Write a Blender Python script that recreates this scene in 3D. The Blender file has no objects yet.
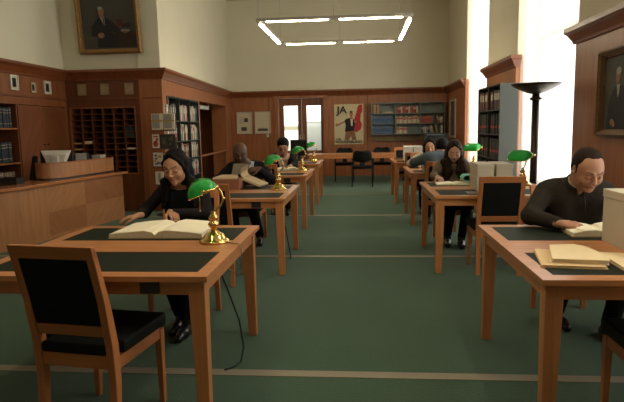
import bpy, bmesh, math, random
import numpy as np
from mathutils import Vector, Matrix
random.seed(7)
S = bpy.context.scene
COL = S.collection
PI = math.pi

# ------------------------------------------------------------------ materials
_mats = {}
def new_mat(name):
    m = bpy.data.materials.new(name); m.use_nodes = True
    nt = m.node_tree
    return m, nt, nt.nodes['Principled BSDF'], nt.nodes['Material Output']

def mat(name, col, rough=.6, metal=0., var=.12, scale=9., bump=0., spec=.5, emit=None, es=1., coat=0., trans=0.):
    if name in _mats: return _mats[name]
    m, nt, b, out = new_mat(name)
    b.inputs['Roughness'].default_value = rough
    b.inputs['Metallic'].default_value = metal
    b.inputs['Specular IOR Level'].default_value = spec
    b.inputs['Coat Weight'].default_value = coat
    tc = nt.nodes.new('ShaderNodeTexCoord')
    n = nt.nodes.new('ShaderNodeTexNoise'); n.inputs['Scale'].default_value = scale; n.inputs['Detail'].default_value = 5
    nt.links.new(tc.outputs['Object'], n.inputs['Vector'])
    r = nt.nodes.new('ShaderNodeMixRGB')
    r.inputs[1].default_value = (*[c*(1-var) for c in col], 1); r.inputs[2].default_value = (*[min(1, c*(1+var)) for c in col], 1)
    nt.links.new(n.outputs['Fac'], r.inputs[0]); nt.links.new(r.outputs[0], b.inputs['Base Color'])
    if bump:
        bp = nt.nodes.new('ShaderNodeBump'); bp.inputs['Strength'].default_value = bump; bp.inputs['Distance'].default_value = .01
        nt.links.new(n.outputs['Fac'], bp.inputs['Height']); nt.links.new(bp.outputs[0], b.inputs['Normal'])
    if emit is not None:
        b.inputs['Emission Color'].default_value = (*emit, 1); b.inputs['Emission Strength'].default_value = es
    if trans: b.inputs['Transmission Weight'].default_value = trans
    _mats[name] = m
    return m

def wood(name, c1, c2, axis='X', rough=.38, grain=14., stretch=14., coat=.15, rot=None):
    """streaky veneer: stretched noise along one axis"""
    if name in _mats: return _mats[name]
    m, nt, b, out = new_mat(name)
    tc = nt.nodes.new('ShaderNodeTexCoord'); mp = nt.nodes.new('ShaderNodeMapping')
    sc = [grain]*3; sc['XYZ'.index(axis)] = grain/stretch
    if rot:
        r0 = nt.nodes.new('ShaderNodeMapping'); r0.inputs['Rotation'].default_value = rot
        nt.links.new(tc.outputs['Object'], r0.inputs['Vector']); nt.links.new(r0.outputs[0], mp.inputs['Vector'])
    else: nt.links.new(tc.outputs['Object'], mp.inputs['Vector'])
    mp.inputs['Scale'].default_value = sc
    n = nt.nodes.new('ShaderNodeTexNoise'); n.inputs['Scale'].default_value = 1.6; n.inputs['Detail'].default_value = 7; n.inputs['Distortion'].default_value = .6
    nt.links.new(mp.outputs[0], n.inputs['Vector'])
    r = nt.nodes.new('ShaderNodeValToRGB')
    r.color_ramp.elements[0].position = .3; r.color_ramp.elements[1].position = .72
    r.color_ramp.elements[0].color = (*c1, 1); r.color_ramp.elements[1].color = (*c2, 1)
    nt.links.new(n.outputs['Fac'], r.inputs[0]); nt.links.new(r.outputs[0], b.inputs['Base Color'])
    b.inputs['Roughness'].default_value = rough; b.inputs['Coat Weight'].default_value = coat; b.inputs['Coat Roughness'].default_value = .25
    _mats[name] = m
    return m

def emis(name, col, st):
    if name in _mats: return _mats[name]
    m, nt, b, out = new_mat(name)
    b.inputs['Base Color'].default_value = (*col, 1)
    b.inputs['Emission Color'].default_value = (*col, 1); b.inputs['Emission Strength'].default_value = st
    _mats[name] = m
    return m

BE1, BE2 = (.42, .155, .053), (.56, .232, .082)      # beech / cherry tables
TW = {a: wood('table_wood_'+a, BE1, BE2, a, .34) for a in 'XYZ'}
CW = {a: wood('chair_wood_'+a, (.40, .135, .042), (.53, .20, .066), a, .36) for a in 'XYZ'}
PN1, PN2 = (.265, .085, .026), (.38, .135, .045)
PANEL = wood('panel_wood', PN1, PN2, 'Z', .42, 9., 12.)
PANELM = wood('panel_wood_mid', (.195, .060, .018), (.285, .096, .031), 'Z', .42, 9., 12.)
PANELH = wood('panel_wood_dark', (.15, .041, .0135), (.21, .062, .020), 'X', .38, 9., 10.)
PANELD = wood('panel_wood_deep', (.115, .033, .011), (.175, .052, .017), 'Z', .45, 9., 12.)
CORN = wood('cornice_wood', (.17, .046, .0155), (.24, .070, .023), 'Y', .33, 9., 10.)
DOORW = wood('door_wood', (.16, .052, .02), (.24, .085, .03), 'Z', .45)
DESKV = wood('desk_wood', (.36, .150, .055), (.47, .215, .085), 'Z', .4, 12., 12.)
DESKA = wood('desk_wood_slant', (.37, .155, .057), (.46, .21, .082), 'Z', .4, 14., 10., rot=(.8, 0, 0))
DESKB = wood('desk_wood_dark', (.29, .105, .036), (.37, .145, .052), 'Z', .4, 14., 10., rot=(-.8, 0, 0))
DESKT = wood('desk_top_wood', (.36, .125, .04), (.47, .175, .06), 'Y', .25)
PLASTER = mat('plaster', (.73, .675, .51), .9, var=.04, scale=1.5)
CEIL = mat('ceiling_paint', (.68, .63, .5), .9, var=.03)
LEATHER = mat('desk_pad', (.014, .019, .012), .55, var=.15, scale=40, bump=.05, spec=.08)
BLACKLEA = mat('chair_leather', (.006, .0065, .006), .6, var=.2, scale=30, bump=.05, spec=.18)
BRASS = mat('brass', (.80, .56, .20), .16, 1., var=.06)
BRASSD = mat('brass_aged', (.55, .38, .15), .3, 1., var=.1)
BLACK = mat('black_plastic', (.012, .012, .013), .45, var=.1)
BLACKM = mat('black_metal', (.02, .02, .021), .4, .5)
BRONZE = mat('bronze_metal', (.045, .032, .024), .35, .6)
GREYM = mat('grey_metal', (.062, .068, .060), .7, 0., var=.05)
DKGREY = mat('dark_steel', (.035, .045, .042), .5, .2)
WHITEPL = mat('white_plastic', (.70, .68, .60), .5, var=.04)
GREYPL = mat('grey_plastic', (.42, .41, .37), .5, var=.05)
PAPER = mat('paper', (.88, .79, .58), .85, var=.05, scale=20)
PAPEREDGE = mat('page_edges', (.66, .55, .37), .9, var=.18, scale=60)
MANILA = mat('manila', (.70, .49, .25), .8, var=.06, scale=12)
MANILA2 = mat('manila_pale', (.82, .65, .39), .8, var=.06, scale=12)
BOXGREY = mat('archive_board', (.56, .50, .38), .85, var=.04, scale=14)
BOXWHITE = mat('archive_board_white', (.74, .71, .63), .85, var=.04, scale=14)
CABLE = mat('cable_black', (.012, .012, .012), .5)
CABLEG = mat('cable_gold', (.30, .20, .09), .5)

# ------------------------------------------------------------------ mesh builder
class MB:
    def __init__(s): s.bm = bmesh.new(); s.mi = 0
    def _tag(s, faces):
        for f in faces: f.material_index = s.mi
    def box(s, x0, x1, y0, y1, z0, z1, bev=0., rot=None, piv=None):
        vs = [s.bm.verts.new(v) for v in ((x0,y0,z0),(x1,y0,z0),(x1,y1,z0),(x0,y1,z0),(x0,y0,z1),(x1,y0,z1),(x1,y1,z1),(x0,y1,z1))]
        fs = [s.bm.faces.new([vs[i] for i in q]) for q in ((0,3,2,1),(4,5,6,7),(0,1,5,4),(1,2,6,5),(2,3,7,6),(3,0,4,7))]
        s._tag(fs)
        if bev:
            es = list({e for f in fs for e in f.edges})
            r = bmesh.ops.bevel(s.bm, geom=es, offset=bev, segments=2, profile=.6, affect='EDGES', clamp_overlap=True)
            s._tag(r['faces']); vs = list({v for f in r['faces'] for v in f.verts} | {v for v in vs if v.is_valid})
        if rot is not None:
            M = rot if isinstance(rot, Matrix) else Matrix.Rotation(rot, 3, 'Z')
            p = Vector(piv) if piv else Vector(((x0+x1)/2, (y0+y1)/2, (z0+z1)/2))
            for v in vs: v.co = p + M @ (v.co - p)
        return s
    def hexa(s, bot, top):
        n = len(bot)
        b = [s.bm.verts.new(p) for p in bot]; t = [s.bm.verts.new(p) for p in top]
        fs = [s.bm.faces.new(b[::-1]), s.bm.faces.new(t)]
        for i in range(n): fs.append(s.bm.faces.new((b[i], b[(i+1) % n], t[(i+1) % n], t[i])))
        s._tag(fs); return s
    def prism(s, poly, z0, z1):
        return s.hexa([(x, y, z0) for x, y in poly], [(x, y, z1) for x, y in poly])
    def extr(s, poly, vec):
        v = Vector(vec); return s.hexa([Vector(p) for p in poly], [Vector(p)+v for p in poly])
    def lathe(s, prof, c=(0,0,0), seg=20, axis='Z'):
        rings = []
        for r, z in prof:
            ring = []
            for i in range(seg):
                a = 2*PI*i/seg; p = (max(r,1e-4)*math.cos(a), max(r,1e-4)*math.sin(a), z)
                if axis == 'X': p = (p[2], p[0], p[1])
                elif axis == 'Y': p = (p[0], p[2], p[1])
                ring.append(s.bm.verts.new((c[0]+p[0], c[1]+p[1], c[2]+p[2])))
            rings.append(ring)
        fs = []
        for a, b in zip(rings, rings[1:]):
            for i in range(seg): fs.append(s.bm.faces.new((a[i], a[(i+1) % seg], b[(i+1) % seg], b[i])))
        fs.append(s.bm.faces.new(rings[0][::-1])); fs.append(s.bm.faces.new(rings[-1]))
        for f in fs: f.smooth = True
        s._tag(fs); return s
    def tube(s, pts, r, seg=8):
        pts = [Vector(p) for p in pts]; n = len(pts)
        rs = r if isinstance(r, (list, tuple)) else [r]*n
        up = Vector((0,0,1)); rings = []; last = None
        for i, p in enumerate(pts):
            t = (pts[min(i+1, n-1)] - pts[max(i-1, 0)]).normalized()
            if last is None:
                u = t.cross(up)
                if u.length < 1e-3: u = t.cross(Vector((1,0,0)))
            else: u = last - t*last.dot(t)
            u.normalize(); last = u; w = t.cross(u)
            rings.append([s.bm.verts.new(p + rs[i]*(math.cos(2*PI*k/seg)*u + math.sin(2*PI*k/seg)*w)) for k in range(seg)])
        fs = []
        for a, b in zip(rings, rings[1:]):
            for i in range(seg): fs.append(s.bm.faces.new((a[i], a[(i+1) % seg], b[(i+1) % seg], b[i])))
        fs.append(s.bm.faces.new(rings[0][::-1])); fs.append(s.bm.faces.new(rings[-1]))
        for f in fs[:-2]: f.smooth = True
        s._tag(fs); return s
    def ball(s, c, r, seg=14):
        rx, ry, rz = (r,)*3 if not isinstance(r, (tuple, list)) else r
        res = bmesh.ops.create_uvsphere(s.bm, u_segments=seg, v_segments=max(6, seg//2), radius=1.)
        for v in res['verts']: v.co = Vector((c[0]+v.co.x*rx, c[1]+v.co.y*ry, c[2]+v.co.z*rz))
        fs = {f for v in res['verts'] for f in v.link_faces}
        for f in fs: f.smooth = True
        s._tag(fs); return s
    def sweep(s, path, prof, side=1, closed=False):
        """mitred sweep of profile (out, z) along a plan polyline; out is to the right of travel * side"""
        P = [Vector((p[0], p[1])) for p in path]; n = len(P); rings = []
        def nrm(a, b):
            d = (b-a).normalized(); return Vector((d.y, -d.x))*side
        for i in range(n):
            ns = []
            if i > 0 or closed: ns.append(nrm(P[i-1], P[i]))
            if i < n-1 or closed: ns.append(nrm(P[i], P[(i+1) % n]))
            if len(ns) == 2:
                m = (ns[0]+ns[1]); m = m/ max(.2, m.dot(ns[0]))
            else: m = ns[0]
            rings.append([s.bm.verts.new((P[i].x+m.x*o, P[i].y+m.y*o, z)) for o, z in prof])
        k = len(prof); fs = []
        pairs = list(zip(rings, rings[1:])) + ([(rings[-1], rings[0])] if closed else [])
        for a, b in pairs:
            for i in range(k): fs.append(s.bm.faces.new((a[i], a[(i+1) % k], b[(i+1) % k], b[i])))
        if not closed: fs.append(s.bm.faces.new(rings[0][::-1])); fs.append(s.bm.faces.new(rings[-1]))
        s._tag(fs); return s
    def build(s, name, mats, parent=None, smooth=False, bev=0., loc=None, rotz=0., subsurf=0):
        bmesh.ops.recalc_face_normals(s.bm, faces=s.bm.faces)
        me = bpy.data.meshes.new(name)
        if smooth:
            for f in s.bm.faces: f.smooth = True
        s.bm.to_mesh(me); s.bm.free()
        for m in (mats if isinstance(mats, (list, tuple)) else [mats]): me.materials.append(m)
        o = bpy.data.objects.new(name, me); COL.objects.link(o)
        if parent is not None: o.parent = parent
        if loc is not None: o.location = loc
        o.rotation_euler.z = rotz
        if bev:
            md = o.modifiers.new('edge', 'BEVEL'); md.width = bev; md.segments = 2; md.limit_method = 'ANGLE'; md.angle_limit = .6
        if subsurf:
            md = o.modifiers.new('sub', 'SUBSURF'); md.levels = md.render_levels = subsurf
        return o

def tag(o, label, cat, group=None):
    o['label'] = label; o['category'] = cat
    if group: o['group'] = group
    return o
def thing(name, label, cat, loc=(0,0,0), rotz=0., group=None):
    o = bpy.data.objects.new(name, None); COL.objects.link(o); o.empty_display_size = .1
    o.location = loc; o.rotation_euler.z = rotz
    return tag(o, label, cat, group)
def struct(o, label=None):
    o['kind'] = 'structure'
    if label: o['label'] = label
    return o
def dup(root, loc, rotz=None, label=None, group=None):
    r = root.copy(); COL.objects.link(r); r.location = loc
    if rotz is not None: r.rotation_euler.z = rotz
    if label: r['label'] = label
    if group: r['group'] = group
    for ch in list(root.children):
        c = ch.copy(); COL.objects.link(c); c.parent = r
        for g in list(ch.children):
            d = g.copy(); COL.objects.link(d); d.parent = c
    return r
def bx(x0,x1,y0,y1,z0,z1,name,m,parent=None,bev=0.):
    return MB().box(x0,x1,y0,y1,z0,z1).build(name, m, parent, bev=bev)
def ell(cx, cy, rx, ry, n=18, a0=0., a1=2*PI):
    return [(cx+rx*math.cos(a0+(a1-a0)*i/(n if a1-a0 > 6.2 else n-1)), cy+ry*math.sin(a0+(a1-a0)*i/(n if a1-a0 > 6.2 else n-1))) for i in range(n)]
ORD = 'first second third fourth fifth sixth seventh eighth ninth tenth eleventh twelfth thirteenth fourteenth fifteenth sixteenth seventeenth eighteenth nineteenth twentieth'.split()

def flat_art(name, parent, origin, ux, uz, nrm, layers, mats):
    """flat printed / painted sheet: polygons in (u, v) laid in thin layers on one another"""
    b = MB(); O, U, V, N = Vector(origin), Vector(ux), Vector(uz), Vector(nrm)
    for k, (mi, poly) in enumerate(layers):
        b.mi = mi
        off = N*(.0015*k)
        b.extr([O + U*u + V*v + off for u, v in poly], N*.0015)
    return b.build(name, mats, parent)
# ------------------------------------------------------------------ the room
YB = 16.2; XR = 2.42; XL = -5.1; YA = 9.5; ZC = 5.0; ZN = 2.46
T_ = Vector((-.36, 6.7, 0)).normalized()                 # direction of the bookcase wall
PB = Vector((-3.38, 9.5, 0)); RB = math.atan2(-T_.x, T_.y)
def onB(s, o=0., z=0.):                                   # point on the bookcase wall: s along, o out into the room
    return PB + T_*s + Vector((T_.y, -T_.x, 0))*o + Vector((0, 0, z))
LB = (16.2-9.5)/T_.y

# carpet
m, nt, b, out = new_mat('carpet')
tc = nt.nodes.new('ShaderNodeTexCoord')
n1 = nt.nodes.new('ShaderNodeTexNoise'); n1.inputs['Scale'].default_value = 1.3; n1.inputs['Detail'].default_value = 6
n2 = nt.nodes.new('ShaderNodeTexNoise'); n2.inputs['Scale'].default_value = 90; n2.inputs['Detail'].default_value = 3
for n in (n1, n2): nt.links.new(tc.outputs['Object'], n.inputs['Vector'])
mx = nt.nodes.new('ShaderNodeMixRGB'); mx.inputs[1].default_value = (.050, .094, .062, 1); mx.inputs[2].default_value = (.078, .134, .090, 1)
nt.links.new(n1.outputs['Fac'], mx.inputs[0])
m2 = nt.nodes.new('ShaderNodeMixRGB'); m2.blend_type = 'MULTIPLY'; m2.inputs[0].default_value = .45
nt.links.new(mx.outputs[0], m2.inputs[1]); nt.links.new(n2.outputs['Fac'], m2.inputs[2]); nt.links.new(m2.outputs[0], b.inputs['Base Color'])
bp = nt.nodes.new('ShaderNodeBump'); bp.inputs['Strength'].default_value = .35; bp.inputs['Distance'].default_value = .01
nt.links.new(n2.outputs['Fac'], bp.inputs['Height']); nt.links.new(bp.outputs[0], b.inputs['Normal'])
b.inputs['Roughness'].default_value = .95; b.inputs['Specular IOR Level'].default_value = .1; b.inputs['Sheen Weight'].default_value = .2; b.inputs['Sheen Roughness'].default_value = .5; b.inputs['Sheen Tint'].default_value = (.75, .9, .7, 1)
CARPET = m
struct(bx(-5.6, 3.0, -2.5, 16.6, -.1, 0, 'floor', CARPET))
struct(bx(-5.6, 3.2, -2.5, 16.6, ZC, ZC+.1, 'ceiling', CEIL))
STRIP = mat('floor_strip', (.235, .195, .135), .6, var=.08)
for k, y in enumerate((3.07, 6.03, 8.9, 11.7)):
    struct(bx(XL, XR, y-.04, y+.04, 0, .004, 'trim_%d' % (k+2), STRIP))

# upper plaster + lower panelling, wall by wall
def walls(name, boxes, m):
    b = MB()
    for q in boxes: b.box(*q)
    return struct(b.build(name, m))
walls('wall_left', [(XL-.5, XL-.02, -2.5, YB+.3, ZN-.02, ZC)], PLASTER)
walls('wall_left_lower', [(XL-.5, XL, -2.5, 6.4, 0, ZN-.02), (XL-.5, XL, 9.42, YA+.02, 0, ZN-.02), (XL-.5, XL, 6.4, 9.42, 1.84, ZN-.02), (XL-.5, XL, 6.4, 9.42, 0, .08),
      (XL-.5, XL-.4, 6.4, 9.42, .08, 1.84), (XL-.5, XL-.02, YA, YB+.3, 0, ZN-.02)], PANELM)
struct(bx(XL, XL+.018, -2.5, YA, 1.955, 1.985, 'trim_6', PANELH))
walls('wall_alcove', [(XL-.1, PB.x-.05, YA+.02, YA+.4, ZN-.02, ZC)], PLASTER)
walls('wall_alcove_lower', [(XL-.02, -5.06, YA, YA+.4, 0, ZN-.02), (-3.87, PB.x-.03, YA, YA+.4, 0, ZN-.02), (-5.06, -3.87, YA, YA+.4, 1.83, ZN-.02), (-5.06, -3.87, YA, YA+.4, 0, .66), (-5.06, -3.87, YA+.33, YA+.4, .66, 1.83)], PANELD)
struct(bx(XL, PB.x-.02, YA-.018, YA, 1.955, 1.98, 'trim_7', PANELH))
struct(bx(-3.73, -3.67, YA-.03, YA, .1, 1.955, 'trim_8', PANEL))
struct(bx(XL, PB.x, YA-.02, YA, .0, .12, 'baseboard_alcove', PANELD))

# bookcase wall (runs at a slight angle): built in its own frame, x = out of the wall, y = along
def bwall(name, boxes, m, parent=None):
    b = MB()
    for q in boxes: b.box(*q)
    o = b.build(name, m, parent); o.location = PB; o.rotation_euler.z = RB
    return o
struct(bwall('wall_bookcase', [(-.4, -.02, .02, LB+.2, ZN-.02, ZC)], PLASTER))
struct(bwall('wall_bookcase_lower', [(-.4, 0, 0, .23, 0, ZN-.02), (-.4, 0, .23, 2.62, 2.02, ZN-.02), (-.4, 0, .23, 2.62, 0, .10), (-.4, -.36, .23, 2.62, .10, 2.02), (-.4, 0, 2.62, 2.74, 0, ZN-.02),
      (-.4, 0, 2.74, 5.9, 2.03, ZN-.02), (-.4, 0, 5.9, LB+.02, 0, ZN-.02)], PANEL))
struct(bwall('baseboard_bookcase', [(0, .018, 0, .23, 0, .12), (0, .018, 5.9, LB, 0, .12)], PANELH))

# back wall with the double door recess
DX0, DX1, DZ = -2.36, -1.06, 2.25
walls('wall_back', [(-5.4, 3.0, YB+.02, YB+.4, ZN-.02, ZC)], PLASTER)
walls('wall_back_lower', [(-5.4, DX0, YB, YB+.4, 0, ZN-.02), (DX1, 3.0, YB, YB+.4, 0, ZN-.02), (DX0, DX1, YB, YB+.4, DZ, ZN-.02)], PANEL)
struct(bx(-3.62, DX0-.14, YB-.02, YB, 0, .12, 'baseboard_back', PANELH))
b = MB()
for q in ((DX0-.13, DX0, YB-.03, YB+.02, 0, DZ+.06), (DX1, DX1+.13, YB-.03, YB+.02, 0, DZ+.06), (DX0-.13, DX1+.13, YB-.035, YB+.02, DZ, DZ+.06)): b.box(*q)
struct(b.build('trim_9', PANEL, bev=.006))
for k, x in enumerate((-2.62, .2)): struct(bx(x-.012, x+.012, YB-.012, YB, .1, ZN-.18, 'trim_%d' % (10+k), PANELH))

def door_leaf(num, x0, x1, gx0, gx1, hx, band):
    """glazed leaf: stiles and rails, frosted lit pane with its bands, handle"""
    d = thing('door_%d' % num, 'dark wooden glazed door leaf, %s' % ('nearer the framed prints' if num == 1 else 'nearer the poster'), 'door', (0, YB+.16, 0)); d['kind'] = 'structure'
    b = MB(); g0, g1 = .74, 2.03
    for q in ((x0, gx0, -.02, .025, .01, DZ-.01), (gx1, x1, -.02, .025, .01, DZ-.01), (gx0, gx1, -.02, .025, .01, g0), (gx0, gx1, -.02, .025, g1, DZ-.01)): b.box(*q)
    b.build('frame', DOORW, d, bev=.005)
    MB().box(gx0, gx1, .0, .01, g0, g1).build('pane', band, d)
    MB().box(hx-.012, hx+.012, -.035, -.02, 1.0, 1.2).ball((hx, -.06, 1.1), .025).tube([(hx, -.02, 1.1), (hx, -.06, 1.1)], .01).build('handle', BRASSD, d)
def pane_mat(name, stops):
    m, nt, b, out = new_mat(name)
    tc = nt.nodes.new('ShaderNodeTexCoord'); sp = nt.nodes.new('ShaderNodeSeparateXYZ'); mr = nt.nodes.new('ShaderNodeMapRange')
    mr.inputs['From Min'].default_value = .74; mr.inputs['From Max'].default_value = 2.03
    nt.links.new(tc.outputs['Object'], sp.inputs[0]); nt.links.new(sp.outputs['Z'], mr.inputs['Value'])
    r = nt.nodes.new('ShaderNodeValToRGB'); r.color_ramp.interpolation = 'LINEAR'
    els = r.color_ramp.elements
    els[0].position, els[0].color = stops[0][0], (*stops[0][1], 1); els[1].position, els[1].color = stops[-1][0], (*stops[-1][1], 1)
    for p, c in stops[1:-1]: e = els.new(p); e.color = (*c, 1)
    nt.links.new(mr.outputs[0], r.inputs[0]); nt.links.new(r.outputs[0], b.inputs['Emission Color']); nt.links.new(r.outputs[0], b.inputs['Base Color'])
    b.inputs['Emission Strength'].default_value = 1.0; b.inputs['Roughness'].default_value = .3
    return m
W_, G_, Bz = (2.2, 2.2, 2.1), (.62, .66, .56), (.42, .36, .22)
PA = pane_mat('frosted_pane_lit', [(0, (.5, .52, .42)), (.44, (1.0, 1.05, .9)), (.47, (.45, .42, .28)), (.54, (.45, .42, .28)), (.57, (.95, .97, .85)), (.62, W_), (1, W_)])
PBm = pane_mat('frosted_pane_grey', [(0, (.22, .22, .18)), (.5, (.40, .42, .36)), (.60, (.55, .57, .5)), (.62, (.3, .3, .25)), (.66, (.8, .82, .72)), (.8, (1.0, .98, .8)), (1, (1.6, 1.55, 1.4))])
door_leaf(1, DX0+.01, -1.70, -2.21, -1.81, -1.745, PA)
door_leaf(2, -1.69, DX1-.01, -1.55, -1.14, -1.645, PBm)

# cornice on the continuous wall, then on the piers between the windows
prof = [(.0, 2.28), (.025, 2.28), (.03, 2.31), (.075, 2.385), (.105, 2.42), (.105, 2.46), (0., 2.46)]
e0 = onB(0); e1 = onB(LB)
struct(MB().sweep([(XL, -2.5), (XL, YA), (e0.x, e0.y), (e1.x, YB), (XR, YB), (XR, 13.45)], prof, 1).build('trim_1', CORN))
W = [(1.7, 4.1), (6.70, 9.16), (11.2, 13.4)]         # window openings along the right wall; nearest is unseen, added to light the foreground
PIERS = [(-2.5, 1.7), (4.1, 6.70), (9.16, 11.2), (13.4, YB+.3)]
prof2 = [(.0, 2.28), (.02, 2.28), (.03, 2.31), (.075, 2.385), (.105, 2.41), (.105, 2.46), (0., 2.46)]
for k, (a, c) in enumerate(PIERS[1:3]):
    struct(MB().sweep([(XR+.06, c), (XR, c), (XR, a), (XR+.06, a)], [(o, z) for o, z in prof2], -1 if False else 1).build('trim_%d' % (14+k), CORN))
b = MB(); bl = MB()
for a, c in PIERS:
    b.box(XR+.02, XR+.5, a, c, ZN-.02, ZC); bl.box(XR, XR+.5, a, c, 0, ZN-.02)
for a, c in W: bl.box(XR, XR+.5, a, c, 0, .45); b.box(XR+.02, XR+.5, a, c, 4.5, ZC)
struct(b.build('wall_right', PLASTER)); struct(bl.build('wall_right_lower', PANEL))

SKYPANE = emis('sky_pane', (.93, .98, 1.0), .95)
WFRAME = mat('window_paint', (.66, .64, .56), .5, var=.03)
def curtain_mat():
    m, nt, b, out = new_mat('sheer_curtain')
    nt.nodes.remove(b)
    tr = nt.nodes.new('ShaderNodeBsdfTransparent'); tl = nt.nodes.new('ShaderNodeBsdfTranslucent'); df = nt.nodes.new('ShaderNodeBsdfDiffuse')
    tl.inputs[0].default_value = (.50, .50, .47, 1); df.inputs[0].default_value = (.9, .88, .78, 1)
    tc = nt.nodes.new('ShaderNodeTexCoord'); n = nt.nodes.new('ShaderNodeTexNoise'); n.inputs['Scale'].default_value = 6
    nt.links.new(tc.outputs['Object'], n.inputs['Vector'])
    rp = nt.nodes.new('ShaderNodeMapRange'); rp.inputs['To Min'].default_value = .36; rp.inputs['To Max'].default_value = .46
    nt.links.new(n.outputs['Fac'], rp.inputs['Value'])
    a = nt.nodes.new('ShaderNodeMixShader'); a.inputs[0].default_value = .3; nt.links.new(tl.outputs[0], a.inputs[1]); nt.links.new(df.outputs[0], a.inputs[2])
    c = nt.nodes.new('ShaderNodeMixShader'); nt.links.new(rp.outputs[0], c.inputs[0]); nt.links.new(tr.outputs[0], c.inputs[1]); nt.links.new(a.outputs[0], c.inputs[2])
    nt.links.new(c.outputs[0], out.inputs[0])
    return m
SHEER = curtain_mat()
for k, (a, c) in enumerate(W):
    w = thing('window_%d' % (k+1), ('added tall window out of view, lighting the folder-strewn table', 'tall bright window behind the black uplighter', 'tall bright far window beyond the grey bookcase')[k], 'window', (XR+.36, (a+c)/2, .45)); w['kind'] = 'structure'
    h = (c-a)/2; H = 4.05
    b = MB()
    for q in ((-.03, .03, -h, -h+.07, 0, H), (-.03, .03, h-.07, h, 0, H), (-.03, .03, -.035, .035, .07, H-.07), (-.03, .03, -h+.07, h-.07, 0, .07), (-.03, .03, -h+.07, h-.07, H-.07, H), (-.025, .025, -h+.07, h-.07, 2.2, 2.26)): b.box(*q)
    b.build('window_frame', WFRAME, w)
    MB().box(.0, .008, -h+.07, h-.07, .07, H-.07).build('pane', SKYPANE, w)
    struct(bx(XR-.02, XR+.33, a+.0, c, .45, .475, 'trim_%d' % (17+k), WFRAME))
    struct(MB().box(XR+.13, XR+.34, a, a+.03, .45, 4.5).box(XR+.13, XR+.34, c-.03, c, .45, 4.5).build('trim_%d' % (21+k), WFRAME))
    if k == 0: continue
    # sheer curtain: a gathered sheet hanging in the recess
    bm = MB(); n = 150; prev = None; L = (c-.012) - (a+.012)
    for i in range(n+1):
        t = i/n; y = a+.012+L*t; x = XR+.075 + .022*math.sin(t*2*PI*15 + .8*math.sin(t*9)) + .008*math.sin(t*67)
        col_ = [bm.bm.verts.new((x + .004*math.sin(z*2+i), y, z)) for z in (.50, 1.4, 2.6, 4.42)]
        if prev:
            for j in range(3):
                f = bm.bm.faces.new((prev[j], col_[j], col_[j+1], prev[j+1])); f.smooth = True
        prev = col_
    o = bm.build('curtain', SHEER)
    tag(o, ('white sheer curtain across the window behind the black uplighter' if k == 1 else 'white sheer curtain across the far window beyond the grey bookcase'), 'curtain')
    rod = MB().tube([(XR+.075, a+.0, 4.44), (XR+.075, c-.0, 4.44)], .012).build('curtain_rail', BRASSD, o)
# rear wall behind the viewer
struct(bx(-5.6, 3.0, -2.6, -2.5, 0, ZC, 'wall_rear', PLASTER))
# ------------------------------------------------------------------ reading tables
TZ = .75
def make_table(x0, x1, y0, y1, label, name='reading_table', mirror=False):
    cx, cy = (x0+x1)/2, (y0+y1)/2; w, d = (x1-x0)/2, (y1-y0)/2
    t = thing(name, label, 'table', (cx, cy, 0), 0, 'reading tables down both sides of the aisle')
    b = MB(); th = .026; br = .068; bn = .085; cb = .155
    pads = [(-w+br, w-br, -d+bn, -cb), (-w+br, w-br, cb, d-bn)]
    # frame of the top: side rails, end rails, wide centre band; pads are let in
    for q in ((-w, w, -d, -d+bn), (-w, w, d-bn, d), (-w+br, w-br, -cb, cb)): b.box(*q, TZ-th, TZ)
    for q in ((-w, -w+br, -d+bn, d-bn), (w-br, w, -d+bn, d-bn)): b.box(*q, TZ-th, TZ)
    b.build('tabletop', TW['X'], t)
    for p in pads: MB().box(*p, TZ-th+.002, TZ-.0015).build('leather_pad', LEATHER, t)
    a = .018; af = .075; lt = .080; lb = .056
    for q in ((-w+a+lt, w-a-lt, -d+a+.008, -d+a+.03), (-w+a+lt, w-a-lt, d-af-.03, d-af-.008)): MB().box(*q, TZ-th-.068, TZ-th).build('apron', TW['X'], t)
    for q in ((-w+a+.008, -w+a+.03, -d+a+lt, d-af-lt), (w-a-.03, w-a-.008, -d+a+lt, d-af-lt)): MB().box(*q, TZ-th-.068, TZ-th).build('side_apron', TW['Y'], t)
    for sx in (-1, 1):
        for sy in (-1, 1):
            ox, oy = sx*(w-a), (d-af if sy > 0 else -d+a)
            def sq(l): return [(ox, oy), (ox-sx*l, oy), (ox-sx*l, oy-sy*l), (ox, oy-sy*l)]
            MB().hexa([(x, y, 0) for x, y in sq(lb)], [(x, y, TZ-th) for x, y in sq(lt)]).build('leg', TW['Z'], t, bev=.003)
    if x0 < 0: MB().box(.285, .375, -d+a-.004, -d+a+.012, TZ-th-.06, TZ-th-.006).build('socket_panel', BLACK, t)
    return t
LT = [(-1.925, -.705, 2.44, 3.785), (-1.94, -.72, 5.22, 6.52), (-1.96, -.745, 7.70, 9.05), (-1.97, -.755, 10.18, 11.5)]
RT = [(.775, 1.995, 2.41, 3.77), (.69, 1.91, 5.31, 6.70), (.69, 1.91, 7.95, 9.28), (.60, 1.82, 10.27, 11.7)]
LL = ['reading table under the open book and lamp of the woman in black', 'reading table where the bald man in a dark suit reads', 'reading table of the man in a pink shirt and glasses', 'reading table carrying the black computer screen near the glazed doors']
RL = ['reading table strewn with manila folders beside the grey box', 'reading table with the four grey archive boxes and grey sheet', 'reading table of the two readers with their heads together', 'reading table with the stack of white archive boxes']
for q, l in zip(LT, LL): make_table(*q, l)
for q, l in zip(RT, RL): make_table(*q, l)

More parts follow.
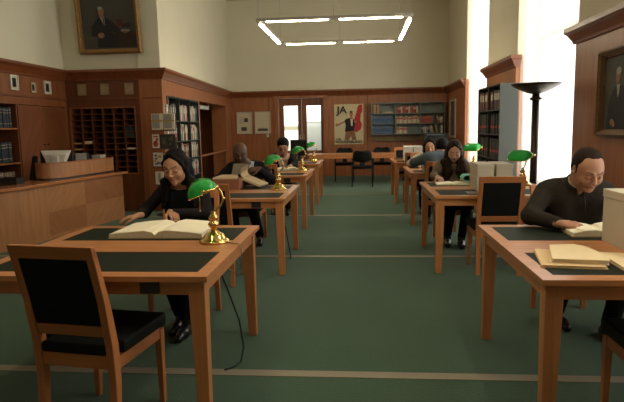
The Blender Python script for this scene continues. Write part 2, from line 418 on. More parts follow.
# ------------------------------------------------------------------ wooden chairs with black leather
def make_chair():
    t = thing('wooden_chair', 'x', 'chair', (0,0,0), 0, 'wooden chairs with black leather at the reading tables')
    w = .205; p = .038
    for s in (-1, 1):       # front legs
        ox = s*w
        MB().hexa([(ox, .205, 0), (ox-s*.028, .205, 0), (ox-s*.028, .177, 0), (ox, .177, 0)], [(ox, .215, .40), (ox-s*p, .215, .40), (ox-s*p, .175, .40), (ox, .175, .40)]).build('leg', CW['Z'], t, bev=.003)
    prof = [(-.225, 0), (-.195, .30), (-.20, .47), (-.245, .68), (-.325, .935)]
    prof2 = [(-.255, 0), (-.24, .30), (-.25, .47), (-.285, .68), (-.352, .935)]
    for s in (-1, 1):       # rear legs running up into the back posts
        ox = s*w; b = MB(); rings = []
        for (y1, z), (y0, _) in zip(prof, prof2):
            rings.append([b.bm.verts.new(v) for v in ((ox, y0, z), (ox-s*p, y0, z), (ox-s*p, y1, z), (ox, y1, z))])
        for A, Bq in zip(rings, rings[1:]):
            for i in range(4): b.bm.faces.new((A[i], A[(i+1) % 4], Bq[(i+1) % 4], Bq[i]))
        b.bm.faces.new(rings[0]); b.bm.faces.new(rings[-1])
        b.build('rear_leg', CW['Z'], t, bev=.003)
    for q in ((-w+p, w-p, -.236, -.206, .36, .425), (-w+p, w-p, .18, .208, .345, .41)): MB().box(*q).build('seat_rail', CW['X'], t, bev=.003)
    for s in (-1, 1):
        x0, x1 = sorted((s*(w-.006), s*(w-.03))); MB().box(x0, x1, -.205, .18, .35, .412).build('side_rail', CW['Y'], t, bev=.003)
    b = MB(); b.box(-w-.008, w+.008, -.17, .232, .412, .478, bev=.018); b.box(-w+p+.004, w-p-.004, -.245, -.15, .425, .475, bev=.012)
    b.build('seat_cushion', BLACKLEA, t, smooth=False)
    def back(z0, z1, d, x, name, m, bev=.004):
        f = lambda z: -.225 + (z-.47)*(-.245)
        b = MB(); y0, y1 = f(z0), f(z1)
        b.hexa([(-x, y0-d, z0), (x, y0-d, z0), (x, y0+d, z0), (-x, y0+d, z0)], [(-x, y1-d, z1), (x, y1-d, z1), (x, y1+d, z1), (-x, y1+d, z1)])
        return b.build(name, m, t, bev=bev)
    back(.885, .945, .014, w, 'top_rail', CW['X']); back(.515, .568, .013, w-p, 'lower_rail', CW['X'])
    back(.570, .884, .012, w-p-.001, 'back_panel', BLACKLEA, .006)
    return t
chair0 = make_chair()
CH = [((-1.262, 2.55, 0), -.14, 'wooden chair with black leather, its back to us, before the big open book'),
      ((-1.31, 3.95, 0), PI, 'wooden chair the woman in black is sitting on'),
      ((-1.345, 5.08, 0), 0, 'empty wooden chair between the woman in black and the bald man'),
      ((-1.43, 6.87, 0), PI, 'wooden chair under the bald man in the dark suit'),
      ((-1.30, 7.62, 0), 0, 'empty wooden chair just behind the bald man in the suit'),
      ((-1.31, 9.44, 0), PI, 'wooden chair under the man in glasses and pink shirt'),
      ((1.275, 5.50, 0), 0, 'wooden chair with black leather back standing before the grey archive boxes'),
      ((1.115, 6.90, 0), PI, 'wooden chair under the long-haired woman with the green booklet'),
      ((1.05, 7.70, 0), 0, 'wooden chair under the reader in the blue-grey jacket'),
      ((1.06, 9.46, 0), PI, 'wooden chair under the dark-haired reader in cream'),
      ((.93, 12.0, 0), PI, 'wooden chair behind the table of the white archive boxes'),
      ((1.50, 4.07, 0), PI, 'wooden chair under the man in the dark zip sweater'),
      ((1.365, 2.50, 0), 0, 'wooden chair on the near side of the table strewn with manila folders'),
      ((.98, 10.26, 0), 0, 'wooden chair on the near side of the white archive boxes table')]
for k, (l, r, lab) in enumerate(CH):
    if k == 0: chair0.location = l; chair0.rotation_euler.z = r; chair0['label'] = lab
    else: dup(chair0, l, r, lab)

# ------------------------------------------------------------------ brass banker's lamps
def glass_green():
    m, nt, b, out = new_mat('green_glass')
    tc = nt.nodes.new('ShaderNodeTexCoord'); n = nt.nodes.new('ShaderNodeTexNoise'); n.inputs['Scale'].default_value = 7
    nt.links.new(tc.outputs['Object'], n.inputs['Vector'])
    r = nt.nodes.new('ShaderNodeMixRGB'); r.inputs[1].default_value = (.03, .52, .085, 1); r.inputs[2].default_value = (.07, .70, .16, 1)
    nt.links.new(n.outputs['Fac'], r.inputs[0]); nt.links.new(r.outputs[0], b.inputs['Base Color'])
    b.inputs['Roughness'].default_value = .12; b.inputs['Coat Weight'].default_value = .7; b.inputs['Coat Roughness'].default_value = .05
    tl = nt.nodes.new('ShaderNodeBsdfTranslucent'); nt.links.new(r.outputs[0], tl.inputs[0])
    mx = nt.nodes.new('ShaderNodeMixShader'); mx.inputs[0].default_value = .55
    nt.links.new(b.outputs[0], mx.inputs[1]); nt.links.new(tl.outputs[0], mx.inputs[2]); nt.links.new(mx.outputs[0], out.inputs[0])
    return m
GREEN = glass_green(); GLOW = mat('lamp_white_glass', (.8, .85, .75), .4)
def make_lamp():
    t = thing('bankers_lamp', 'x', 'lamp', (0,0,0), 0, "brass banker's lamps with green glass shades")
    MB().lathe([(.0, 0), (.088, 0), (.092, .006), (.090, .014), (.078, .020), (.066, .030), (.060, .044), (.046, .056), (.026, .066), (.020, .074)], seg=28).build('base', BRASS, t)
    MB().lathe([(.020, .07), (.016, .082), (.030, .096), (.034, .11), (.026, .124), (.018, .13), (.027, .142), (.03, .152), (.02, .164), (.014, .172), (.016, .18), (.01, .188)], seg=18).build('column', BRASS, t)
    arm = [(0, 0, .18), (.022, .0, .195), (.05, .0, .226), (.062, .0, .26), (.05, .0, .30), (.028, .0, .332)]
    MB().tube(arm, .007, 8).ball((.062, 0, .26), .011).ball((.028, 0, .332), .011).build('arm', BRASS, t)
    # yoke that carries the shade at both ends
    L = .125; cx, cz = -.055, .315
    y = MB().tube([(.028, 0, .332), (.022, -L*.6, .336), (.01, -L-.012, .332), (-.02, -L-.016, .325), (cx, -L-.014, cz+.005)], .0055, 8)
    y.tube([(.028, 0, .332), (.022, L*.6, .336), (.01, L+.012, .332), (-.02, L+.016, .325), (cx, L+.014, cz+.005)], .0055, 8)
    y.ball((cx, -L-.014, cz+.005), .011).ball((cx, L+.014, cz+.005), .011)
    y.build('yoke', BRASS, t)
    # shade: half cylinder with rounded ends, tipped towards the book
    b = MB(); n = 14; prof = []
    tilt = .40; R = .088
    def P_(a, s, r): # a: 0..pi across, s along
        x, z = r*math.cos(a), r*math.sin(a)*.88
        return (cx + x*math.cos(tilt) - z*math.sin(tilt), s, cz - .012 + x*math.sin(tilt) + z*math.cos(tilt))
    for rr, inner in ((R, 0), (R-.005, 1)):
        st = [(-L, .0), (-L+.004, .50), (-L+.014, .76), (-L+.035, .94), (-L+.06, 1.), (0, 1.0), (L-.06, 1.), (L-.035, .94), (L-.014, .76), (L-.004, .5), (L, .0)]
        if not inner: rows_o = [[b.bm.verts.new(P_(PI*i/n, s, max(rr*f, .003))) for i in range(n+1)] for s, f in st]
        else: rows_i = [[b.bm.verts.new(P_(PI*i/n, s*.97, max(rr*f, .002))) for i in range(n+1)] for s, f in st]
    fs = []
    for rows in (rows_o, rows_i):
        for A, Bq in zip(rows, rows[1:]):
            for i in range(n): fs.append(b.bm.faces.new((A[i], A[i+1], Bq[i+1], Bq[i])))
    for A, Bq, C, D in zip(rows_o, rows_o[1:], rows_i, rows_i[1:]):
        for i in (0, n): fs.append(b.bm.faces.new((A[i], Bq[i], D[i], C[i])))
    for f in fs: f.smooth = True
    sh = b.build('shade', GREEN, t)
    for a in (0, PI): MB().tube([P_(a, s, max(R*f, .003)+.001) for s, f in st], .004, 6).build('rim', BRASS, sh)
    MB().tube([(cx-.02, -.02, .30), (cx-.021, -.02, .20)], .0022, 6).ball((cx-.021, -.02, .195), .006).build('pull_chain', BRASSD, t)
    MB().tube([P_(PI/2, -.06, .05), P_(PI/2, .06, .05)], .014, 10).build('bulb', GLOW, t)
    return t
lamp0 = make_lamp()
LA = [((-.872, 3.215, TZ), .28, "brass banker's lamp shining over the big open book"), ((-.895, 6.02, TZ), .30, "brass banker's lamp on the bald man's table"),
      ((-.90, 8.56, TZ), .3, "brass banker's lamp in front of the man with glasses"), ((-.915, 10.98, TZ), .3, "brass banker's lamp beside the black computer screen"),
      ((1.745, 6.22, TZ), .72, "green-shaded brass lamp before the window by the black uplighter"), ((1.70, 8.62, TZ), .9, "green-shaded lamp half hidden behind the long-haired woman")]
for k, (l, r, lab) in enumerate(LA):
    if k == 0: lamp0.location = l; lamp0.rotation_euler.z = r; lamp0['label'] = lab
    else: dup(lamp0, l, r, lab)
tag(MB().tube([(-.79, 3.19, .756), (-.75, 3.16, .756), (-.705, 3.13, .757), (-.69, 3.12, .742), (-.692, 3.13, .62), (-.70, 3.20, .56), (-.735, 3.26, .54), (-.80, 3.24, .58), (-.84, 3.2, .66), (-.845, 3.2, .721)], .0035, 6).build('lamp_cord', CABLEG), "thin gold flex of the lamp looped over the table edge", 'cord')
tag(MB().tube([(-.88, 3.20, .718), (-.86, 3.21, .62), (-.81, 3.24, .45), (-.75, 3.26, .25), (-.725, 3.24, .09), (-.735, 3.19, .015), (-.77, 3.13, .007), (-.81, 3.09, .007)], .006, 6).build('power_cable', CABLE), 'black power cable dropping from the table of the woman in black', 'cable')
tag(MB().tube([(-.88, 6.0, .70), (-.84, 6.05, .35), (-.80, 6.1, .05), (-.78, 6.05, .006), (-.77, 5.9, .006)], .006, 6).build('power_cable', CABLE), "black power cable under the bald man's table", 'cable')

# ------------------------------------------------------------------ things on the tables
def open_book(name, label, cx, y0, y1, w, hL, hR, z=TZ, rot=0., cat='book', cover=None):
    t = thing(name, label, cat, (cx, (y0+y1)/2, z), rot)
    d = (y1-y0)/2
    MB().box(-w-.006, w+.006, -d-.005, d+.005, 0, .005).build('cover', cover or mat('cover_tan', (.45, .30, .15), .7), t, bev=.001)
    for s, h in ((-1, hL), (1, hR)):
        b = MB(); top = [(0, h*.45), (.02, h*.95), (.07, h*1.25), (.14, h*1.1), (w*.75, h*.9), (w, h*.62)]
        poly = [(s*x, -d, z_+.005) for x, z_ in top] + [(s*(w+.004), -d, .005), (0, -d, .005)]
        b.extr(poly, (0, 2*d, 0))
        o = b.build('page_block', [PAPER, PAPEREDGE], t)
        for f in o.data.polygons: f.material_index = 1 if abs(f.normal.y) > .8 or abs(f.normal.x) > .8 else 0
        # a few loose leaves on top
        b = MB(); b.extr([(s*x, -d*.985, z_+.0065) for x, z_ in top[1:]] + [(s*x, -d*.985, z_+.008) for x, z_ in top[1:]][::-1], (0, 2*d*.985, 0)); b.build('leaf', PAPER, t)
    return t
open_book('open_book', 'large old volume lying open before the woman in black', -1.278, 3.325, 3.745, .295, .034, .036)
open_book('open_book', 'thick book open under the hand of the man in the dark sweater', 1.43, 3.34, 3.60, .19, .028, .03)
open_book('open_book', 'book open before the man in glasses', -1.15, 8.60, 8.85, .17, .03, .03, rot=.25)
AGED = mat('paper_aged', (.58, .43, .25), .85, var=.12, scale=25)
# bald man: brown box, papers on it, leaning open book
t = thing('document_box', 'brown box with papers on it before the bald man', 'box', (-1.475, 6.18, TZ))
MB().box(-.145, .145, -.16, .16, 0, .115).build('body', mat('box_brown', (.25, .095, .045), .7), t, bev=.003)
tag(MB().hexa([(-1.64, 6.06, .868), (-1.37, 6.08, .868), (-1.40, 6.33, .868), (-1.60, 6.33, .868)], [(-1.63, 6.07, .885), (-1.38, 6.09, .882), (-1.41, 6.32, .895), (-1.59, 6.32, .895)]).build('paper_bundle', AGED), 'bundle of papers lying on the brown box', 'papers')
t = thing('open_book', 'book propped open in the hands of the bald man', 'book', (-1.25, 6.29, TZ-.0), -.12)
b = MB(); b.hexa([(-.09, -.08, .095), (.13, -.10, .012), (.16, .12, .018), (-.06, .12, .105)], [(-.08, -.075, .115), (.14, -.095, .03), (.17, .125, .036), (-.05, .125, .127)]); b.build('page_block', [AGED], t)
b = MB(); b.hexa([(-.095, -.085, .085), (.135, -.105, .0), (.165, .13, .004), (-.065, .13, .093)], [(-.093, -.083, .092), (.136, -.103, .008), (.166, .128, .012), (-.063, .128, .101)]); b.build('cover', mat('cover_black', (.02, .018, .016), .6), t)
b = MB()
for k in range(3):     # leaves being turned, curling up towards the reader
    r0 = .055 + .012*k; pts = [(-.06 - r0*math.sin(a)*.6, .0, .112 + r0*.8*(1-math.cos(a))) for a in [i*PI/8 for i in range(8)]]
    pts2 = [(p[0]+.002, p[1], p[2]+.003) for p in pts]
    b.extr([(p[0], -.07, p[2]) for p in pts] + [(p[0], -.07, p[2]) for p in pts2][::-1], (.02, .17, .02))
b.build('leaf', AGED, t)
t = thing('open_book', 'leaf held upright in front of the bald man', 'book', (-1.41, 6.44, .885))
b = MB(); pts = [(-.10 + .20*i/8, .02*math.sin(i*.5), 0) for i in range(9)]
b.extr([(x, y, 0) for x, y, z in pts] + [(x, y+.006, 0) for x, y, z in pts[::-1]], (.01, .08, .12)); b.build('leaf', mat('paper_grey', (.24, .19, .13), .85), t)
t['label'] = 'grey-brown leaf raised upright in front of the bald man'; t.name = 'raised_page'; t['category'] = 'page'
# long-haired woman: open thin book and green booklet
t = thing('open_book', 'thin book lying open before the long-haired woman', 'book', (1.03, 6.36, TZ), -.05)
MB().box(-.19, .19, -.13, .13, 0, .006).build('cover', mat('cover_grey', (.2, .19, .17), .7), t)
for s in (-1, 1): MB().extr([(s*.0, -.125, .006), (s*.0, -.125, .016), (s*.04, -.125, .026), (s*.185, -.125, .014), (s*.185, -.125, .006)], (0, .25, 0)).build('page_block', PAPER, t)
gb = MB(); pts = [(.30-.0, .0), (.24, .012), (.17, .02), (.12, .035), (.10, .06), (.125, .085), (.17, .09), (.23, .075), (.30, .065)]
pts2 = [(x+.002, z+.006) for x, z in pts]
gb.extr([(x, -.10, z) for x, z in pts] + [(x, -.10, z) for x, z in pts2[::-1]], (0, .21, 0))
o = gb.build('booklet', mat('mint_cover', (.14, .50, .34), .6), smooth=False); o.location = (1.02, 6.36, TZ+.016)
tag(o, 'mint green booklet curled open on the book of the long-haired woman', 'booklet')
o = bx(1.03, 1.50, 5.46, 5.66, TZ, TZ+.004, 'plastic_sheet', mat('sheet_grey', (.16, .15, .155), .3)); tag(o, 'flat grey sheet on the table in front of the grey archive boxes', 'sheet')
# archive boxes
def archive_box(label, x0, x1, y0, y1, z0, z1, m, group=None, name='archive_box', front='-y'):
    t = thing(name, label, 'box', ((x0+x1)/2, (y0+y1)/2, z0), 0, group)
    w, d, h = (x1-x0)/2, (y1-y0)/2, z1-z0
    MB().box(-w+.003, w-.003, -d+.003, d-.003, 0, h-.03).build('body', m, t, bev=.002)
    MB().box(-w, w, -d, d, h-.045, h).build('lid', m, t, bev=.003)
    return t
G4 = 'grey archive boxes on the table of the long-haired woman'
for q, l in (((1.16, 1.325, TZ), 'grey archive box, lower one on the aisle side, before the long-haired woman'), ((1.16, 1.325, .885), 'grey archive box topmost on the aisle side, before the long-haired woman'),
             ((1.345, 1.51, TZ), 'grey archive box, lower one on the window side, behind the empty chair'), ((1.345, 1.51, .885), 'grey archive box topmost on the window side, nearer the green lamp')):
    archive_box(l, q[0], q[1], 5.70, 6.10, q[2], q[2]+.134, BOXGREY, G4)
for q, l in (((.825, .99, TZ), 'white archive box, bottom of the stack nearer the aisle'), ((.825, .99, .886), 'white archive box, top of the stack nearer the aisle'),
             ((1.0, 1.165, TZ), 'white archive box, bottom of the stack farther from the aisle'), ((1.0, 1.165, .886), 'white archive box, top of the stack farther from the aisle')):
    archive_box(l, q[0], q[1], 10.75, 11.1, q[2], q[2]+.134, BOXWHITE, 'white archive boxes on the far table')
t = archive_box('big pale grey archive box standing in front of the man in the sweater', 1.36, 1.72, 2.75, 3.265, TZ, TZ+.295, BOXGREY)
MB().box(-.05, -.005, .02, .11, .296, .298).build('lid_tab', MANILA2, t)
archive_box('tan box on the table under the arm of the reader in blue-grey', .90, 1.16, 8.05, 8.33, TZ, TZ+.14, mat('box_tan', (.42, .32, .2), .8))
# manila folders
def folder(label, poly, z0, th, m, fan=3, seed=1):
    rr = random.Random(seed)
    cx = sum(p[0] for p in poly)/len(poly); cy = sum(p[1] for p in poly)/len(poly)
    t = thing('manila_folder', label, 'folder', (cx, cy, z0), 0, 'manila folders on the near table')
    lp = [(x-cx, y-cy) for x, y in poly]
    def sheet(sc, a, z, h, warp, name, mm):
        b = MB(); q = [(x*sc*math.cos(a)-y*sc*math.sin(a), x*sc*math.sin(a)+y*sc*math.cos(a)) for x, y in lp]
        b.hexa([(x, y, z) for x, y in q], [(x, y, z+h) for x, y in q])
        return b.build(name, mm, t)
    sheet(1, 0, 0, .0022, 0, 'back_flap', m)
    for k in range(fan): sheet(.95-.01*k, rr.uniform(-.05, .05), .0024+k*th/fan, th/fan*.9, 0, 'paper_sheet', PAPER if k % 2 else MANILA2)
    sheet(.98, rr.uniform(-.03, .03), th+.003, .0025, 0, 'front_flap', m)
    return t
folder('brown manila folder lying partly under the paler one', [(.835, 2.625), (1.12, 2.585), (1.14, 2.93), (.915, 2.985), (.90, 2.97)], TZ, .006, MANILA, 2, 3)
folder('pale manila folder lying on top of the brown one', [(.885, 2.665), (1.135, 2.62), (1.165, 2.70), (1.165, 2.93), (1.12, 3.0), (.985, 2.985)], TZ+.012, .016, MANILA2, 3, 5)
folder('manila folder of loose sheets at the edge beside the grey box', [(1.175, 2.545), (1.45, 2.53), (1.45, 2.72), (1.34, 2.735), (1.335, 2.86), (1.19, 2.885)], TZ, .010, MANILA2, 4, 9)
# ------------------------------------------------------------------ reception desk
def arc_pts(pts, n=8):        # Catmull-Rom through plan points
    P = [Vector((*p, 0)) for p in pts]; P = [P[0]*2-P[1]] + P + [P[-1]*2-P[-2]]; out = []
    for i in range(1, len(P)-2):
        for k in range(n):
            t = k/n; a, b_, c, d = P[i-1:i+3]
            v = .5*((2*b_) + (c-a)*t + (2*a-5*b_+4*c-d)*t*t + (3*b_-a-3*c+d)*t**3); out.append((v.x, v.y))
    out.append((P[-2].x, P[-2].y)); return out
front = arc_pts([(-4.95, 5.78), (-4.62, 5.86), (-4.34, 6.1), (-4.19, 6.5), (-4.12, 7.0), (-4.05, 7.6), (-3.97, 8.2), (-3.87, 8.80)])
inner = lambda o: [(x, y) for x, y in o]
desk = thing('reception_desk', 'curved light wood reception desk on the green carpet', 'desk', (0, 0, 0))
def ribbon(pts, thick, z0, z1, name, m, parent, out=0.):
    b = MB(); P = [Vector(p) for p in pts]; n = len(P); A = []; B_ = []
    for i in range(n):
        d = (P[min(i+1, n-1)]-P[max(i-1, 0)]).normalized(); nn = Vector((d.y, -d.x))
        A.append(P[i]+nn*out); B_.append(P[i]+nn*(out-thick))
    for i in range(n-1):
        q = [A[i], A[i+1], B_[i+1], B_[i]]
        b.hexa([(v.x, v.y, z0) for v in q], [(v.x, v.y, z1) for v in q])
    bmesh.ops.remove_doubles(b.bm, verts=b.bm.verts, dist=1e-4)
    return b.build(name, m, parent)
i0 = next(i for i, p in enumerate(front) if p[1] > 6.98); i1 = next(i for i, p in enumerate(front) if p[1] > 7.78)
ribbon(front[:i0+1], .03, .0, .72, 'front_panel', DESKV, desk)
for (a, c, z0, z1, m) in ((i0, i1, .36, .72, DESKA), (i0, i1, .05, .36, DESKB), (i1, len(front)-1, .36, .72, DESKB), (i1, len(front)-1, .05, .36, DESKA)):
    ribbon(front[a:c+1], .03, z0, z1, 'veneer_panel', m, desk)
ribbon(front[i0:], .025, 0, .05, 'plinth', DESKV, desk)
top = front[:-1] + [(-3.84, 8.86)]
back_ = [(x-.75, y+(.05)) for x, y in front[::-1] if y > 6.2]
b = MB(); outl = []
P = [Vector(p) for p in top]
for i in range(len(P)):
    d = (P[min(i+1, len(P)-1)]-P[max(i-1, 0)]).normalized(); outl.append((P[i].x+d.y*.05, P[i].y-d.x*.05))
outl += [(-4.50, 8.88), (-4.58, 7.6), (-4.62, 7.0), (-5.07, 6.6), (-5.07, 5.74)]
b.prism(outl, .72, .76); b.build('desktop', DESKT, desk, bev=.006)
bx(-4.5, -3.88, 8.77, 8.80, 0, .72, 'end_panel', DESKV, desk)
scr = arc_pts([(-4.54, 7.50), (-4.47, 7.36), (-4.35, 7.30), (-4.23, 7.34), (-4.15, 7.50), (-4.09, 7.85), (-4.03, 8.35), (-3.98, 8.74)])
ribbon(scr, .035, .785, .985, 'screen_panel', DESKV, desk)
ribbon(scr, .055, .985, 1.0, 'screen_cap', DESKT, desk, out=.01)
ribbon(scr, .05, .76, .785, 'screen_base', BLACK, desk, out=-.02)

def monitor_back(name, label, loc, rz, w, h, mf, mb, stand=True):
    t = thing(name, label, 'monitor', loc, rz)      # back faces -y
    MB().hexa([(-w, -.0, .12), (w, -.0, .12), (w, .03, .12), (-w, .03, .12)], [(-w, 0, .12+h), (w, 0, .12+h), (w, .03, .12+h), (-w, .03, .12+h)]).build('bezel', mf, t, bev=.006)
    MB().hexa([(-w*.45, -.06, .13), (w*.45, -.06, .13), (w*.45, .0, .13), (-w*.45, 0, .13)], [(-w*.70, -.06, .10+h*.85), (w*.70, -.06, .10+h*.85), (w*.98, 0, .118+h), (-w*.98, 0, .118+h)]).build('housing', mb, t, bev=.006)
    MB().box(-.055, .055, -.09, -.05, .01, .31).build('stand', WHITEPL, t, bev=.006)
    MB().box(-.12, .12, -.12, .08, 0, .014).build('foot', GREYPL, t, bev=.004)
    return t
monitor_back('computer_monitor', 'white computer monitor seen from behind on the reception desk', (-4.46, 7.90, .765), .12, .235, .27, BLACK, mat('monitor_cream', (.82, .79, .67), .5))
t = thing('desk_telephone', 'dark telephone console with pale panel beside the white monitor', 'telephone', (-4.27, 8.30, .76), .1)
MB().hexa([(-.11, -.1, 0), (.11, -.1, 0), (.11, .12, 0), (-.11, .12, 0)], [(-.11, -.06, .30), (.11, -.06, .33), (.11, .0, .33), (-.11, .0, .30)]).build('body', BLACK, t, bev=.006)
MB().box(-.06, .10, -.1, -.09, .2, .33).build('panel', mat('panel_pale', (.5, .5, .46), .5), t)
MB().tube([(-.1, -.08, .3), (-.1, -.1, .2), (-.1, -.11, .12)], .02, 8).build('handset', BLACK, t)
o = bx(-4.22, -4.08, 8.50, 8.69, .76, 1.045, 'file_box', GREYPL); tag(o, 'grey file box at the end of the desk screen', 'box'); o['label'] = 'grey file box behind the wooden screen of the reception desk'
t = thing('letter_tray', 'black tray on the desk in front of the wooden screen end', 'tray', (-4.52, 6.85, .76), .1)
MB().box(-.14, .14, -.11, .11, 0, .01).box(-.14, .14, -.11, -.1, .01, .085).box(-.14, .14, .1, .11, .01, .085).box(-.14, -.13, -.1, .1, .01, .085).box(.13, .14, -.1, .1, .01, .085).build('tray_bottom', BLACK, t)
MB().box(-.11, .11, -.08, .08, .012, .05).build('paper_stack', BLACKM, t)
# staff chair behind the desk
t = thing('office_chair', 'black office chair behind the reception desk', 'chair', (-4.76, 7.33, 0), -.85)
b = MB(); b.hexa([(-.16, .16, .56), (.16, .16, .56), (.17, .22, .56), (-.17, .22, .56)], [(-.12, .26, 1.09), (.12, .26, 1.09), (.12, .30, 1.09), (-.12, .30, 1.09)]); b.build('backrest', BLACKLEA, t, bev=.02)
MB().box(-.23, .23, -.22, .2, .44, .52, bev=.02).build('seat', BLACKLEA, t)
MB().lathe([(.03, .08), (.03, .44)], seg=12).build('column', BLACKM, t)
b = MB()
for k in range(5): a = k*2*PI/5; b.tube([(0, 0, .09), (.24*math.cos(a), .24*math.sin(a), .06)], .018).ball((.25*math.cos(a), .25*math.sin(a), .03), .03)
b.build('star_base', BLACKM, t)

# ------------------------------------------------------------------ books
cov = {}
def cover(col):
    if col not in cov:
        c = {'navy': (.020, .030, .045), 'dark green': (.02, .032, .026), 'charcoal': (.028, .03, .03), 'blue': (.05, .11, .22), 'brown': (.19, .085, .035), 'red': (.36, .06, .04), 'maroon': (.20, .045, .038),
             'cream': (.55, .45, .30), 'white': (.62, .57, .46), 'grey': (.30, .30, .27), 'tan': (.36, .24, .12), 'pale blue': (.25, .36, .45), 'black': (.02, .02, .02), 'rose': (.24, .11, .10), 'green': (.06, .14, .08)}[col]
        cov[col] = mat('cover_'+col.replace(' ', '_'), c, .6, var=.18, scale=25)
    return cov[col]
GILT = mat('gilt_band', (.45, .36, .20), .5); REDL = mat('red_label', (.40, .05, .03), .6); WHL = mat('white_label', (.6, .57, .48), .7); REDD = mat('red_stripe', (.42, .07, .05), .6)
bk = {}
def book_mesh(col, style):
    k = (col, style)
    if k not in bk:
        b = MB(); b.mi = 0
        b.box(0, .1, 0, 1, 0, 1).box(.9, 1, 0, 1, 0, 1).box(.1, .9, 0, .05, 0, 1)
        b.mi = 1; b.box(.1, .9, .05, .97, .02, .97)
        b.mi = 2
        if style == 'gilt':
            for z in (.18, .72, .86): b.box(.02, .98, -.008, 0, z, z+.025)
        elif style == 'label': b.box(.05, .95, -.008, 0, .30, .42)
        elif style == 'stripe': b.hexa([(.0, -.008, .55), (1, -.008, .62), (1, 0, .62), (0, 0, .55)], [(0, -.008, .80), (1, -.008, .86), (1, 0, .86), (0, 0, .80)])
        elif style == 'title': b.box(.25, .75, -.008, 0, .5, .85)
        bmesh.ops.recalc_face_normals(b.bm, faces=b.bm.faces)
        me = bpy.data.meshes.new('book'); b.bm.to_mesh(me); b.bm.free()
        for m in (cover(col), PAPEREDGE, {'gilt': GILT, 'label': REDL, 'stripe': REDD}.get(style, WHL)): me.materials.append(m)
        bk[k] = me
    return bk[k]
def one_book(p, rz, w, d, h, col, style, label, group, cat='book', name='book', tilt=0.):
    o = bpy.data.objects.new(name, book_mesh(col, style)); COL.objects.link(o)
    o.location = p; o.rotation_euler = (0, tilt, rz); o.scale = (w, d, h)
    return tag(o, label, cat, group)
def shelf_row(p0, rz, length, seq, hmin, hmax, wmin, wmax, d, where, group, seed=0, cat='book', name='book', noun='book', lean=0.):
    """stand a row of books from p0 along local +x (spines facing local -y)"""
    rr = random.Random(seed); x = 0.; k = 0; cx, sx = math.cos(rz), math.sin(rz)
    while True:
        w = rr.uniform(wmin, wmax); h = rr.uniform(hmin, hmax); col, st = seq[k % len(seq)] if not callable(seq) else seq(rr)
        if x+w > length or k >= 20: break
        yo = rr.uniform(0, .02)
        one_book((p0[0]+cx*x-sx*yo, p0[1]+sx*x+cx*yo, p0[2]), rz, w*.92, d, h, col, st, '%s %s, %s from the left %s' % (col, noun, ORD[k], where), group, cat, name)
        x += w; k += 1
    return x

# ------------------------------------------------------------------ left wall: shelf niche, cupboard
cab = thing('wall_cupboard', 'dark wood built-in cupboard with two slanting-grain doors behind the desk', 'cupboard', (XL, 8.73, .08))
D1 = wood('cupboard_veneer', (.155, .046, .0145), (.235, .075, .025), 'Z', .38, 9., 10., rot=(.6, 0, 0)); D2 = wood('cupboard_veneer_mirrored', (.155, .046, .0145), (.235, .075, .025), 'Z', .38, 9., 10., rot=(-.6, 0, 0))
MB().box(-.39, -.02, -.66, -.64, 0, 1.75).box(-.39, -.02, .66, .68, 0, 1.75).box(-.39, -.02, -.64, .66, 0, .02).box(-.39, -.02, -.64, .66, 1.73, 1.75).box(-.39, -.37, -.64, .66, .02, 1.73).build('carcass', PANEL, cab)
for y0, y1, ky, m in ((-.665, -.002, -.05, D1), (.002, .68, .05, D2)):
    d = MB().box(-.018, .008, y0, y1, .01, 1.74).build('door', m, cab, bev=.003)
    MB().lathe([(.006, .008), (.006, .02), (.016, .026), (.014, .036), (.0, .038)], (0, ky, 1.14), 12, 'X').build('knob', BLACKM, d)
sh = thing('built_in_bookcase', 'built-in wooden shelves of dark binders at the left edge behind the desk', 'bookcase', (XL, 7.2, .08))
MB().box(-.39, -.01, -.80, -.78, 0, 1.76).box(-.39, -.01, .84, .865, 0, 1.76).box(-.39, -.37, -.78, .84, 0, 1.76).build('carcass', PANELD, sh)
for z in (.0, .44, .875, 1.385): MB().box(-.37, -.015, -.78, .84, z, z+.025).build('shelf', PANEL, sh)
for k, (z, cs) in enumerate(((.985, [('navy', 'gilt')]), (1.495, [('navy', 'gilt')]), (.545, [('tan', 'gilt'), ('grey', 'gilt')]))):
    shelf_row((XL-.05, 7.43, z), PI/2, .56, cs, .29, .30, .046, .056, .22, 'on the %s shelf behind the desk' % ('middle', 'top', 'lower')[k], 'binders on the left wall shelves', 20+k, 'binder', 'binder', 'binder')

# three small framed portraits on the left wall, parchment sheets in the alcove
FR_W = mat('frame_white', (.66, .62, .5), .5); FR_T = mat('frame_tan', (.42, .28, .14), .5); MOUNT = mat('mount_board', (.60, .54, .40), .8); PHOTO = mat('photo_dark', (.035, .032, .03), .4, var=.5, scale=30); PHOTOG = mat('photo_grey', (.22, .2, .17), .5, var=.4, scale=30)
def framed(name, label, cat, origin, u, nrm, w, h, fm, fw, mount, pic=None, group=None, depth=.022, pm=None):
    """rectangular framed sheet: origin is the lower left corner seen from the room"""
    t = thing(name, label, cat, origin, 0, group)
    U, N, V = Vector(u), Vector(nrm), Vector((0, 0, 1))
    def slab(u0, u1, v0, v1, n0, n1, mb): mb.extr([U*u0+V*v0+N*n0, U*u1+V*v0+N*n0, U*u1+V*v1+N*n0, U*u0+V*v1+N*n0], N*(n1-n0))
    b = MB()
    for q in ((0, w, 0, fw), (0, w, h-fw, h), (0, fw, fw, h-fw), (w-fw, w, fw, h-fw)): slab(*q, .001, depth, b)
    b.build('frame', fm, t, bev=.003)
    b = MB(); slab(fw, w-fw, fw, h-fw, .001, depth*.45, b); mo = b.build('mount', mount, t)
    if pic:
        for k, (u0, u1, v0, v1, m) in enumerate(pic):
            b = MB(); slab(u0, u1, v0, v1, depth*.45, depth*.45+.002, b); b.build('print', m, mo)
    return t
